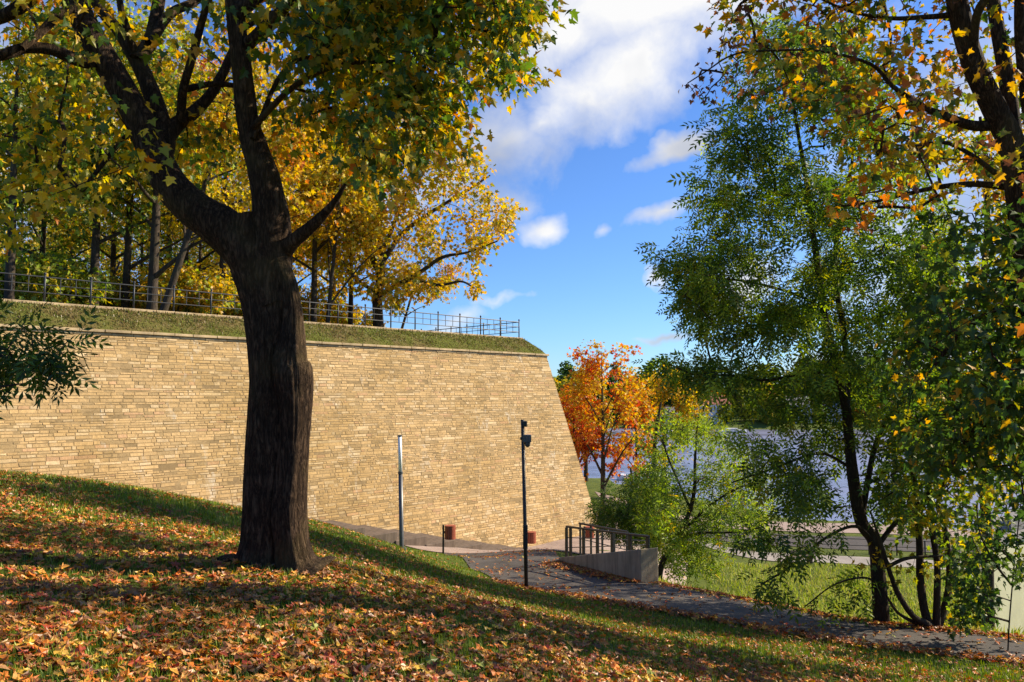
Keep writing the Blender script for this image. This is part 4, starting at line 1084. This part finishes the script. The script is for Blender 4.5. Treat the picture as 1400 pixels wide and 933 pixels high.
# taller yellow green maple behind them, rooted lower on the bank
limbs = []
YD = 21.0
limb([(1352, 900), (1350, 760), (1346, 640), (1352, 520), (1345, 400), (1350, 280), (1340, 160)], [16, 14, 13, 11, 9, 7, 4], YD)
limb([(1347, 640), (1310, 560), (1280, 470), (1255, 380), (1245, 300)], [8, 7, 6, 4, 3], YD, 20)
limb([(1352, 520), (1390, 440), (1420, 360), (1430, 260)], [8, 7, 5, 3], YD, 22)
limb([(1346, 410), (1310, 330), (1285, 250), (1275, 180)], [6, 5, 4, 2], YD, 22)
rg = np.random.default_rng(55)
t1 = region_targets(rg, 330, [(1235, 330), (1240, 210), (1290, 110), (1370, 60), (1460, 140), (1490, 400), (1460, 600), (1400, 640), (1330, 600), (1270, 560), (1240, 450)], 18.6, 23.4, thr=-0.1, nscale=0.7)
t1 = sun_gap(t1)
base = P(1352, 900, YD); base[2] = Hs(base[0], base[1])
build_tree('maple_tree', 'tall yellow green maple rooted on the bank behind the multi stemmed one', 'tree', base, limbs, t1, 56,
           [dict(per=16, spread=0.5, tmpl=T_MAPLE_LO, size=0.15, pal=palfn(PAL, pw(OLV=.4, LGRN=.25, YEL=.2, GRN=.15), .25, pw(YEL=.45, YEL2=.2, GOLD=.15, OLV=.2), .5))], 'bark_thin', nseg=10, step=0.5)

# dark sapling in front of the pale building
limbs = []
limb([(1378, 890), (1380, 850), (1385, 790), (1392, 720), (1400, 640), (1395, 580)], [2, 2, 1.8, 1.6, 1.4, 1], 12.6)
limb([(1383, 800), (1360, 770), (1340, 730), (1335, 690)], [3, 3, 2, 2], 12.6, 12.2)
rg = np.random.default_rng(61)
t1 = region_targets(rg, 52, [(1335, 700), (1400, 640), (1450, 660), (1450, 830), (1400, 800), (1350, 760), (1315, 790), (1300, 770), (1320, 720)], 11.6, 13.2)
t2 = region_targets(rg, 26, [(1310, 770), (1355, 760), (1358, 850), (1305, 858), (1300, 800)], 12.4, 13.4)
base = P(1378, 884, 12.6); base[2] = Hs(base[0], base[1])
build_tree('maple_sapling', 'thin dark green maple sapling in front of the pale yellow building', 'tree', base, limbs, np.vstack([t1, t2]), 62,
           [dict(per=15, spread=0.3, tmpl=T_MAPLE, size=0.11, pal=palfn(PAL, pw(DGRN=.5, GRN=.45, OLV=.05), .25))], 'bark_thin', nseg=6)

# unseen maple added outside the frame so its crown dapples the near slope
rg = np.random.default_rng(66)
x0_, y0_ = 13.5, 4.2; b0 = np.array((x0_, y0_, Hs(x0_, y0_)-.05)); L_ = auto_limbs(rg, 13, .3); L_ = [(p_+b0, q_) for p_, q_ in L_]
build_tree('maple_tree', 'unseen maple added outside the frame, up the slope from the path, to shade the grass', 'tree', b0, L_, blob_targets(rg, 330, b0+np.array((0, 0, 8.2)), (4.2, 4.2, 4.4), 18), 67,
           [dict(per=12, spread=0.5, tmpl=T_MAPLE_LO, size=0.15, pal=maple_pal)], 'bark', nseg=10, step=.7)

# ash bough reaching in at the left edge, its stem outside the frame
limbs = []
limb([(-420, 1050), (-400, 800), (-380, 560), (-370, 300), (-360, 0)], [60, 50, 44, 34, 16], 6.2)
limb([(-380, 560), (-260, 480), (-150, 490), (-60, 480), (0, 486), (40, 505)], [16, 12, 9, 6, 4, 2], 6.2, 5.8)
limb([(-150, 490), (-80, 520), (-20, 530), (30, 525)], [6, 5, 4, 2], 6.0, 5.6)
rg = np.random.default_rng(71)
t1 = region_targets(rg, 34, [(-60, 440), (20, 440), (60, 450), (70, 480), (100, 462), (108, 475), (85, 492), (72, 510), (70, 535), (40, 505), (0, 525), (-60, 550)], 5.5, 6.1)
t2 = np.array([P(u, v, d) for u, v, d in zip(rg.uniform(-600, -160, 130), rg.uniform(-200, 520, 130), rg.uniform(5, 8, 130))])
base = P(-420, 1050, 6.2); base[2] = Hs(base[0], base[1])
build_tree('ash_tree', 'dark green ash bough hanging in at the left edge in front of the bastion wall', 'tree', base, limbs, np.vstack([t1, t2]), 72,
           [dict(per=9, spread=0.13, tmpl=T_ASH, size=0.17, pal=palfn(PAL, pw(DGRN=.6, GRN=.4), .25), targets=t1), dict(per=16, spread=0.4, tmpl=T_ASH, size=0.2, pal=palfn(PAL, pw(DGRN=.6, GRN=.4), .25), targets=t2)], 'bark_thin', nseg=12)

# ------------------------------------------------------------------ light green trees below the parapet
rg = np.random.default_rng(81)
limbs = []
GD = 29.0
limb([(896, 830), (904, 775), (918, 748), (931, 727), (944, 696), (950, 664), (950, 637), (952, 600), (955, 570)], [9, 8, 7, 7, 6, 5, 4, 3, 2], GD)
limb([(931, 729), (960, 700), (972, 690), (1000, 672), (1030, 660)], [4, 4, 3, 3, 2], GD, 28)
limb([(944, 696), (928, 660), (915, 630), (905, 600)], [4, 3, 3, 2], GD, 30)
limb([(918, 745), (950, 730), (1000, 728), (1040, 722)], [4, 3, 3, 2], GD, 27.5)
lg_pal = palfn(PAL, pw(LGRN=.6, GRN=.2, OLV=.14, YEL=.04), 0.25, pw(LGRN=.25, GRN=.6, DGRN=.1), 0.6)
t1 = region_targets(rg, 330, [(905, 600), (930, 575), (985, 572), (1000, 600), (1035, 640), (1060, 680), (1035, 720), (1015, 750), (980, 770), (945, 785), (920, 780), (890, 730), (870, 680), (880, 640)], 27, 31.5, thr=-0.12, nscale=0.6)
base = P(896, 830, GD); base[2] = Hs(base[0], base[1])
build_tree('ash_tree', 'low pale green ash just behind the right end of the concrete parapet', 'tree', base, limbs, t1, 82,
           [dict(per=11, spread=0.45, tmpl=T_ASH_LO, size=0.34, pal=lg_pal)], 'bark_thin', nseg=8, step=0.5)
limbs = []
limb([(862, 760), (861, 700), (864, 660), (862, 640)], [7, 6, 4, 2], 33)
t1 = region_targets(rg, 150, [(822, 690), (850, 655), (885, 650), (910, 680), (915, 730), (880, 742), (835, 722), (820, 708)], 31, 34.5, thr=-0.2, nscale=0.6)
base = P(862, 800, 33); base[2] = Hs(base[0], base[1])
build_tree('hazel_bush', 'dense dark green bushy tree between the bastion corner and the handrail', 'bush', base, limbs, t1, 83,
           [dict(per=17, spread=0.55, tmpl=T_ASH_LO, size=0.34, pal=palfn(PAL, pw(GRN=.5, DGRN=.4, OLV=.08), .25))], 'bark_thin', nseg=8, step=0.5)
limbs = []
limb([(892, 720), (893, 650), (896, 600), (900, 570), (904, 550)], [8, 7, 5, 4, 2], 53)
t1 = region_targets(rg, 130, [(872, 660), (868, 610), (885, 575), (915, 560), (940, 580), (935, 640), (905, 690), (880, 690)], 51, 55, thr=-0.05, nscale=0.5)
base = P(892, 730, 53); base[2] = Hs(base[0], base[1])
build_tree('birch_tree', 'slim light green tree with pale straight stem behind the low ash', 'tree', base, limbs, t1, 84,
           [dict(per=14, spread=0.6, tmpl=T_SIMPLE, size=0.2, pal=lg_pal)], 'bark_far', nseg=8, step=0.6)

# ------------------------------------------------------------------ grown trees
def grown(name, label, base, Ht, tr_, crown_c, crown_r, ntg, pal, seed, per=10, spread=0.55, size=0.22, tmpl=None, lumps=16, lean=(0, 0), bark='bark_far', group=None, cat='tree', **kw):
    r = np.random.default_rng(seed); L = auto_limbs(r, Ht, tr_, lean=lean, **kw)
    b = np.array(base, float); L = [(p_+b, q) for p_, q in L]
    tg = blob_targets(r, ntg, b+np.array(crown_c), crown_r, lumps)
    tg = tg[tg[:, 2] > b[2]+0.25*Ht*0.5]
    return build_tree(name, label, cat, b, L, tg, seed+1, [dict(per=per, spread=spread, tmpl=tmpl or T_MAPLE_LO, size=size, pal=pal)], bark, group, nseg=10, step=0.7)
p_yel = palfn(PAL, pw(YEL=.4, YEL2=.38, GOLD=.07, OLV=.15), .22, pw(GOLD=.2, YEL=.4, OLV=.2, LGRN=.2), .25)
p_gry = palfn(PAL, pw(OLV=.25, LGRN=.4, YEL2=.2, GRN=.15), .25, pw(YEL=.5, YEL2=.2, OLV=.2), .3)
p_grn = palfn(PAL, pw(GRN=.5, DGRN=.25, LGRN=.15, OLV=.1), .25, pw(OLV=.4, LGRN=.3, YEL=.15), .25)
p_gold = palfn(PAL, pw(GOLD=.5, YEL=.3, ORG=.15), .22, pw(YEL=.5, OLV=.25, YEL2=.2), .3)
def pb(u, D): 
    x = (u-700)/F_PX*D; return np.array((x, D, ZC-0.05))
# the broad gold tree at the bastion corner
limbs = []
OD = 44.0
limb([(517, 470), (517, 440), (516, 410), (520, 385), (522, 360), (520, 330), (510, 290), (500, 240)], [18, 15, 14, 13, 10, 8, 6, 3], OD)
limb([(516, 405), (540, 392), (575, 372), (605, 352), (640, 345), (680, 330)], [8, 7, 6, 5, 3, 2], OD, 41)
limb([(521, 380), (505, 345), (485, 310), (470, 280), (462, 240)], [9, 8, 7, 5, 3], OD, 45)
limb([(522, 360), (550, 320), (590, 290), (640, 260), (670, 240)], [8, 7, 5, 4, 2], OD, 46)
limb([(522, 350), (545, 290), (570, 240), (600, 200)], [7, 5, 4, 2], OD, 43)
limb([(518, 400), (490, 385), (470, 360), (450, 345)], [6, 5, 4, 2], OD, 42)
limb([(560, 380), (600, 390), (630, 385), (650, 395)], [4, 4, 3, 2], 42.5, 42)
rg = np.random.default_rng(91)
OAK = [(440, 180), (520, 150), (600, 185), (650, 205), (668, 225), (662, 258), (690, 275), (712, 278), (700, 300), (698, 320), (670, 345), (660, 372), (640, 350), (610, 345), (588, 350), (605, 372),
       (630, 385), (622, 400), (595, 400), (570, 415), (540, 425), (500, 400), (470, 400), (440, 380), (430, 300)]
t1 = region_targets(rg, 800, OAK, 40.5, 47.5, thr=-0.16, nscale=0.45)
t2 = region_targets(rg, 14, [(636, 345), (662, 345), (660, 402), (645, 408), (640, 380)], 41.5, 43)
base = pb(517, OD)
build_tree('oak_tree', 'broad golden yellow tree spreading over the railing near the bastion corner', 'tree', base, limbs, np.vstack([t1, t2]), 92,
           [dict(per=15, spread=0.62, tmpl=T_MAPLE_LO, size=0.25, pal=palfn(PAL, pw(YEL=.4, GOLD=.3, YEL2=.1, OLV=.2), .22, pw(OLV=.35, YEL=.4, GOLD=.15), .3))], 'bark_far', nseg=10, step=0.6)

GW = 'trees of the wood on top of the bastion'
yA = grown('maple_tree', 'yellow tree with a straight dark trunk behind the railing just left of the big maple', pb(300, 38), 16, .21, (0, 0, 9.6), (4.6, 4.6, 6.0), 560, p_yel, 101, group=GW)
yB = grown('maple_tree', 'olive and yellow maple with a thick dark forked trunk behind the railing', pb(205, 33), 16, .235, (0, 0, 9.4), (4.6, 4.6, 6.2), 540, p_gry, 103, group=GW, start=0.2)
yC = grown('linden_tree', 'green leaved tree with a straight dark trunk behind the railing, second from the forked one', pb(168, 36), 15, .2, (0, 0, 8.8), (4.4, 4.4, 6.0), 540, p_grn, 105, group=GW)
yD = grown('maple_tree', 'pale trunk leaning strongly to one side behind the railing, crown golden', pb(215, 31.8), 13, .17, (2.9, 0, 8.8), (4.0, 4.0, 4.8), 430, p_gold, 107, group=GW, lean=(0.24, 0.02))
yE = grown('maple_tree', 'slender golden tree with thin pale curving stems behind the railing', pb(445, 40), 13, .13, (0.8, 0, 8.0), (3.6, 3.6, 4.8), 330, p_gold, 109, group=GW, lean=(.06, 0), nlimb=6, start=.12, up=1.3, reach=.22)
rw = random.Random(7)
def plant(src, u, D, label, sc=1.0, group=GW):
    o = copy_tree(src); q = pb(u, D); o.location = q; o.rotation_euler.z = rw.uniform(0, 6.28); o.scale = (sc, sc, sc*rw.uniform(.92, 1.1)); o['label'] = label; o['group'] = group; return o
plant(yC, 8, 30.5, 'green tree with a dark trunk behind the railing at the left edge of the wood')
plant(yB, 125, 34, 'tree with a dark low forking trunk behind the railing between two green crowns', 0.95)
plant(yA, 428, 41.5, 'yellow tree with a thin upright trunk behind the railing just right of the big maple', .9)
plant(yA, 478, 45, 'yellow tree with a grey trunk close beside the broad golden one at the bastion corner', .8)
plant(yD, 541, 50, 'yellow tree with a short grey trunk behind the railing, nearest to the bastion corner', .62)
DEEP = 'tree deep in the bastion wood, mostly hidden behind the trees by the railing'
for k, (u, D, s_) in enumerate(((-120, 33, yB), (-60, 38, yC), (50, 42, yC), (90, 52, yB), (150, 47, yA), (190, 58, yC), (250, 44, yB), (270, 56, yA), (340, 46, yD), (330, 60, yB), (390, 50, yA), (395, 62, yA), (20, 60, yB), (110, 66, yA), (210, 72, yB), (60, 78, yA), (455, 54, yA), (300, 74, yA), (-200, 45, yA), (-40, 62, yB))):
    plant(s_, u, D, DEEP, rw.uniform(.9, 1.1), 'trees deep in the bastion wood')
grown('maple_tree', 'tree with orange red leaves glowing between the two upper limbs of the big maple', pb(225, 50), 21, .28, (0, 0, 14.5), (4.4, 4.4, 6.0), 420, palfn(PAL, pw(ORG=.45, RED=.25, GOLD=.3), .22), 111, group=GW)
# undergrowth shrubs
sA = grown('shrub', 'yellow shrub in the undergrowth of the bastion wood', pb(270, 36), 3.2, .05, (0, 0, 1.7), (1.9, 1.9, 1.5), 150, p_yel, 121, per=12, size=.2, spread=.4, group='yellow shrubs under the wood', cat='shrub', start=.1)
sB = grown('shrub', 'dark green shrub in the undergrowth of the bastion wood', pb(90, 33), 3.0, .05, (0, 0, 1.6), (2.0, 2.0, 1.5), 150, p_grn, 123, per=12, size=.2, spread=.4, group='green shrubs under the wood', cat='shrub', start=.1)
for k, (u, D, s_) in enumerate(((40, 33, sB), (60, 37, sB), (110, 38, sB), (140, 40, sB), (180, 41, sB), (15, 40, sB), (230, 42, sB), (-40, 32, sB), (200, 38, sA), (240, 36, sA), (310, 43, sA), (340, 40, sA), (400, 44, sA), (430, 46, sA), (460, 47, sA), (490, 50, sA), (380, 52, sA), (300, 50, sA))):
    o = copy_tree(s_); o.location = pb(u, D); o.rotation_euler.z = rw.uniform(0, 6.28); sc = rw.uniform(.75, 1.25); o.scale = (sc, sc, sc)

# ------------------------------------------------------------------ autumn trees beyond the bastion corner
p_or = palfn(PAL, pw(ORG=.45, RED=.38, GOLD=.15), .22, pw(GOLD=.35, YEL=.45, ORG=.15), .3)
p_red = palfn(PAL, pw(RED=.5, ORG=.4, GOLD=.1), .22, pw(ORG=.6, GOLD=.3), .2)
p_ylo = palfn(PAL, pw(GOLD=.4, YEL=.4, YEL2=.1, OLV=.1), .22, pw(YEL=.4, OLV=.4, GOLD=.2), .25)
p_olo = palfn(PAL, pw(OLV=.5, YEL=.25, GOLD=.15, LGRN=.1), .25, pw(YEL=.4, GOLD=.4), .2)
def gb(u, D):
    x = (u-700)/F_PX*D; return np.array((x, D, Hs(x, D)-0.05))
grown('maple_tree', 'tall blazing orange maple with two dark stems beyond the bastion corner', gb(823, 64), 14.8, .24, (0.3, 0, 8.9), (3.3, 3.2, 6.6), 350, p_or, 131, size=.28, spread=.55, per=11, start=.16, up=1.7, reach=.2, lumps=22)
grown('maple_tree', 'red orange maple half hidden by the bastion corner edge', gb(784, 72), 12.2, .24, (0, 0, 6.6), (2.8, 3, 5.2), 330, p_red, 133, size=.30, spread=.6, per=11, up=1.7, reach=.18)
grown('maple_tree', 'olive and yellow tree just behind the tall orange maple', gb(800, 84), 13.8, .25, (0, 0, 8.2), (3.2, 3.2, 5.4), 330, p_olo, 135, size=.32, spread=.65, per=11, up=1.0, reach=.22)
grown('maple_tree', 'golden yellow maple right of the orange one in front of the lake', gb(906, 72), 14.6, .26, (0.2, 0, 9.4), (4.1, 3.8, 4.8), 470, p_ylo, 137, size=.30, spread=.6, per=11, up=1.1, reach=.24, start=.35)
grown('maple_tree', 'thin yellow and orange tree with a dark stem between the orange and golden maples', gb(868, 67), 11.5, .16, (0, 0, 6.8), (2.0, 2.0, 4.2), 190, p_or, 139, size=.28, spread=.55, per=9, up=1.2, reach=.18)

# ------------------------------------------------------------------ woods on the far shore
p_fd = palfn(PAL, pw(DGRN=.6, GRN=.3, OLV=.1), .25); p_fo = palfn(PAL, pw(ORG=.4, GOLD=.4, BRN=.2), .25); p_fy = palfn(PAL, pw(OLV=.5, YEL=.2, LGRN=.2, BRN=.1), .25)
def fbase(u, d):
    D = 226+d; x = (u-700)/F_PX*D; return np.array((x, far_line(x)+d, Hfar(x, d)-0.2))
fk = dict(per=9, spread=1.3, size=.95, tmpl=T_SIMPLE, lumps=12)
f1 = grown('evergreen_tree', 'dark green tree in the far shore wood across the lake', fbase(940, 40), 17, .35, (0, 0, 9), (4.2, 4.2, 7.6), 190, p_fd, 151, group='dark trees on the far shore', **fk)
f2 = grown('broadleaf_tree', 'olive green tree in the far shore wood across the lake', fbase(1010, 34), 14, .3, (0, 0, 8), (4.8, 4.8, 5.8), 190, p_fy, 153, group='olive trees on the far shore', **fk)
f3 = grown('maple_tree', 'orange tree in the far shore wood across the lake', fbase(985, 22), 11, .25, (0, 0, 6.2), (3.8, 3.8, 4.6), 150, p_fo, 155, group='orange trees on the far shore', **fk)
rw = random.Random(17)
for k in range(120):
    u = rw.uniform(560, 1520); d = rw.choice((24, 34, 46, 60, 80, 100))+rw.uniform(-6, 6)
    if d < 32 and min(abs(u-h_) for h_ in (981, 1098, 1150, 1232, 915)) < 22: d += 18
    s_ = rw.choices((f1, f2, f3), (0.5, 0.4, 0.1))[0]
    o = copy_tree(s_); o.location = fbase(u, d); o.rotation_euler.z = rw.uniform(0, 6.28); sc = rw.uniform(.7, 1.15); o.scale = (sc*1.1, sc*1.1, sc)

for u, d, sc in ((900, 30, 1.12), (915, 36, 1.2), (938, 30, 1.0)):
    o = copy_tree(f1); o.location = fbase(u, d); o.scale = (sc, sc, sc); o.rotation_euler.z = u
    o['label'] = 'tall dark tree on the far shore rising just above the golden maple'; o['group'] = 'tall dark trees above the golden maple'
for k in range(110):
    u = rw.uniform(600, 1520); d = rw.uniform(7, 22)
    if min(abs(u-h_) for h_ in (981, 1098, 1150, 1232, 915)) < 20: d = 26
    s_ = rw.choices((f1, f2, f3), (0.6, 0.35, 0.05))[0]
    o = copy_tree(s_); o.location = fbase(u, d); o.rotation_euler.z = rw.uniform(0, 6.28); sc = rw.uniform(.28, .5); o.scale = (sc*1.5, sc*1.5, sc)

# ------------------------------------------------------------------ grass and fallen leaves
rg = np.random.default_rng(201)
pn = np.array([P(*q)[:2] for q in PATH_NEAR]); pf = np.array([P(*q)[:2] for q in PATH_FAR])
HILL = list(map(tuple, pn))+[(14, -1), (-14, -1), (-22, 16), (-12, 26), (-6, 32)]
PATHP = list(map(tuple, pn))+list(map(tuple, pf[::-1]))
def scatter(nn_, x0, x1, y0, y1, power=1.0):
    t = rg.uniform(0, 1, nn_); 
    y = np.exp(np.log(y0)+t*(np.log(y1)-np.log(y0))) if power == 1.0 else y0+(y1-y0)*t**power
    x = rg.uniform(-1, 1, nn_)
    return np.where(x > 0, x*x1, -x*x0), y
def wedge_scatter(nn_, y0, y1, half=0.78, extra=1.5, pwr=0.0):
    """more points near the viewer's lawn, thinning out with distance"""
    t = rg.uniform(0, 1, nn_); y = y0*(y1/y0)**t
    x = rg.uniform(-1, 1, nn_)*(y*half+extra); return x, y
def nz(x, y, sc, o=0.0): return np.array([mnoise.noise((a*sc+o, b*sc-o, o)) for a, b in zip(x, y)])
def ground_normal(x, y):
    e = 0.15; zx = (H(x+e, y)-H(x-e, y))/(2*e); zy = (H(x, y+e)-H(x, y-e))/(2*e)
    return unit(np.stack([-zx, -zy, np.ones_like(zx)], -1))
def blades(x, y, hmin, hmax, w, pal, wts, bend=0.5):
    z = H(x, y); k = len(x); a = rg.uniform(0, 2*np.pi, k); h = rg.uniform(hmin, hmax, k); W_ = w*rg.uniform(.7, 1.3, k)
    d = np.stack([np.cos(a), np.sin(a), np.zeros(k)], -1); s = np.stack([-np.sin(a), np.cos(a), np.zeros(k)], -1)
    b = np.stack([x, y, z-0.01], -1); lean = rg.uniform(.1, 1, k)*bend
    up = np.array((0, 0, 1.0))
    V = np.stack([b-s*W_[:, None], b+s*W_[:, None], b+d*(h*lean*.35)[:, None]+up*(h*.6)[:, None]+s*(W_*.7)[:, None], b+d*(h*lean)[:, None]+up*(h*(1-.25*lean))[:, None], b+d*(h*lean*.35)[:, None]+up*(h*.6)[:, None]-s*(W_*.7)[:, None]], 1)
    Fq = (np.array([(0, 1, 2), (0, 2, 4), (4, 2, 3)])[None]+(np.arange(k)*5)[:, None, None]).reshape(-1, 3)
    return V.reshape(-1, 3), Fq, np.repeat(pick_cols(rg, k, pal, wts, .3), 5, 0)
GPAL = [(0.18, 0.25, 0.025), (0.10, 0.17, 0.02), (0.27, 0.31, 0.035), (0.30, 0.23, 0.07)]
x, y = wedge_scatter(300000, 2.6, 26); ok = in_poly(x, y, HILL) & (rg.uniform(-1, .5, len(x)) < nz(x, y, 0.9)+0.25); x = x[ok]; y = y[ok]
near = y < 9
V1, F1, C1 = blades(x[near], y[near], .035, .085, .0035, GPAL, (.5, .3, .15, .05)); V2, F2, C2 = blades(x[~near], y[~near], .05, .10, .0075, GPAL, (.5, .25, .2, .05))
tag(np_obj('hillside_grass', np.vstack([V1, V2]), [np.vstack([F1, F2+len(V1)])], M['grass_blade'], None, np.vstack([C1, C2]), False), 'short green grass between the fallen leaves on the slope', 'grass', None, 'stuff')
# rough lower lawn
x = rg.uniform(2, 34, 90000); y = rg.uniform(14, 43, 90000)
far_edge_y = np.interp(x, pf[:, 0][np.argsort(pf[:, 0])], pf[:, 1][np.argsort(pf[:, 0])])
ok = (y > far_edge_y+0.35) & (x > 0.17*y-0.2) & ~((x < 9.5) & (y > 30)) & (y < np.interp(x, [8, 13, 18, 26, 36], [55, 45.5, 42.8, 40.5, 37.5])); x = x[ok]; y = y[ok]
V1, F1, C1 = blades(x, y, .10, .28, .016, [(0.38, 0.45, 0.055), (0.48, 0.48, 0.11), (0.24, 0.33, 0.04), (0.52, 0.43, 0.17)], (.45, .25, .2, .1), 0.9)
tag(np_obj('rough_lawn', V1, [F1], M['grass_blade'], None, C1, False), 'sunlit rough yellow green grass of the lower bank beyond the path', 'grass', None, 'stuff')
# dry tufts on the bank above the coping
xs = []; 
for second, L in ((False, 42), (True, 25)):
    k = 16000 if not second else 5000; t = rg.uniform(0, 1, k); ins_ = 0.05+IN*t*.95; s = rg.uniform(0, L, k)
    d, o_ = (DIR2, OUT2) if second else (DIR, OUT)
    sg = (s if second else -s)+(ins_ if second else -ins_)
    xs.append(np.stack([CT_X+d[0]*sg-o_[0]*ins_, CT_Y+d[1]*sg-o_[1]*ins_, ZB-0.02+(ZC-ZB)*t**.85], -1))
B_ = np.vstack(xs); Hkeep = H
def H(x, y, _B=B_): return _B[:, 2]
V1, F1, C1 = blades(B_[:, 0], B_[:, 1], .06, .16, .014, [(0.14, 0.17, 0.025), (0.24, 0.18, 0.07), (0.16, 0.12, 0.045)], (.42, .33, .25), 0.9)
H = Hkeep
tag(np_obj('bank_grass', V1, [F1], M['grass_blade'], None, C1, False), 'short dry grass on the earth bank above the bastion wall', 'grass', None, 'stuff')

FPAL = [(0.58, 0.175, 0.025), (0.60, 0.29, 0.05), (0.64, 0.38, 0.035), (0.20, 0.07, 0.02), (0.45, 0.075, 0.028), (0.52, 0.25, 0.10), (0.33, 0.135, 0.035), (0.25, 0.28, 0.04)]
FW = (.26, .13, .10, .22, .07, .06, .15, .01)
T_CURL = (T_MAPLE[0]*np.array((1, 1, 1.15))+np.array([(0, 0, 0.10*math.sin(9*v_[0]+4*v_[1])) for v_ in T_MAPLE[0]]), T_MAPLE[1])
def litter(x, y, dz, size, lay=0.35):
    k = len(x); nrm = ground_normal(x, y)+rg.normal(0, lay, (k, 3)); a = rg.uniform(0, 2*np.pi, k)
    tip = np.stack([np.cos(a), np.sin(a), rg.normal(0, .15, k)], -1); pos = np.stack([x, y, H(x, y)+dz+rg.uniform(0, .025, k)], -1)
    return leaf_mesh(T_CURL, pos, tip, nrm, size*rg.uniform(.6, 1.25, k), pick_cols(rg, k, FPAL, FW, .3))
x, y = wedge_scatter(66000, 2.4, 24, .85, 2.0); q = nz(x, y, .55, 3.0)+0.6*nz(x, y, 1.6, 7.0)
crest = np.clip((y-8.5)/6, 0, 1)*np.where(x < 0, 0.6, 0.3)
ok = in_poly(x, y, HILL) & (q > rg.uniform(-.85, .12, len(x))+crest+np.clip(x*.03, -.2, .2)); x = x[ok]; y = y[ok]
P1 = litter(x, y, .02, 0.070, .36)
x = rg.uniform(-5, 16, 14000); y = rg.uniform(10, 33, 14000); ok = in_poly(x, y, PATHP) & (rg.uniform(-.2, 1.0, len(x)) < .26+np.clip(x*.02, 0, .15)+nz(x, y, .5, 5)*.5); x = x[ok]; y = y[ok]
P2 = litter(x, y, .045, 0.09, .2)
t = rg.uniform(0, 1, 900)**1.3; w = -np.abs(rg.normal(0, .28, 900))+0.02
Lx = A[0]+(B[0]-A[0])*t+nv[0]*w if False else None
pa = P(764, 757, 22.5); pb_ = P(880, 797, 18.5); x = pa[0]+(pb_[0]-pa[0])*t+nv[0]*w-0.05; y = pa[1]+(pb_[1]-pa[1])*t+nv[1]*w-0.05
P3 = litter(x, y, .05, 0.09, .4)
sel = rg.integers(0, len(pf)*40, 1500); tt = rg.uniform(3, len(pf)-1.001, 1500); i0 = tt.astype(int); fr = (tt-i0)[:, None]
q = pf[i0]*(1-fr)+pf[i0+1]*fr; x = q[:, 0]+rg.normal(0, .25, 1500); y = q[:, 1]+rg.normal(0.05, .25, 1500)
x2 = np.append(x, np.interp(tt, range(len(pn)), pn[:, 0])+rg.normal(0, .2, 1500)); y2 = np.append(y, np.interp(tt, range(len(pn)), pn[:, 1])+rg.normal(-.05, .18, 1500)); x, y = x2, y2
P4 = litter(x, y, .05, 0.09, .4)
VV = []; FF = []; CC = []; nb = 0
for v, f, c in (P1, P2, P3, P4): VV.append(v); FF.append(f+nb); CC.append(c); nb += len(v)
tag(np_obj('fallen_leaves', np.vstack(VV), [np.vstack(FF)], M['leaf_fallen'], None, np.vstack(CC), False), 'orange yellow and brown maple leaves lying thick on the slope and the path', 'fallen leaves', None, 'stuff')
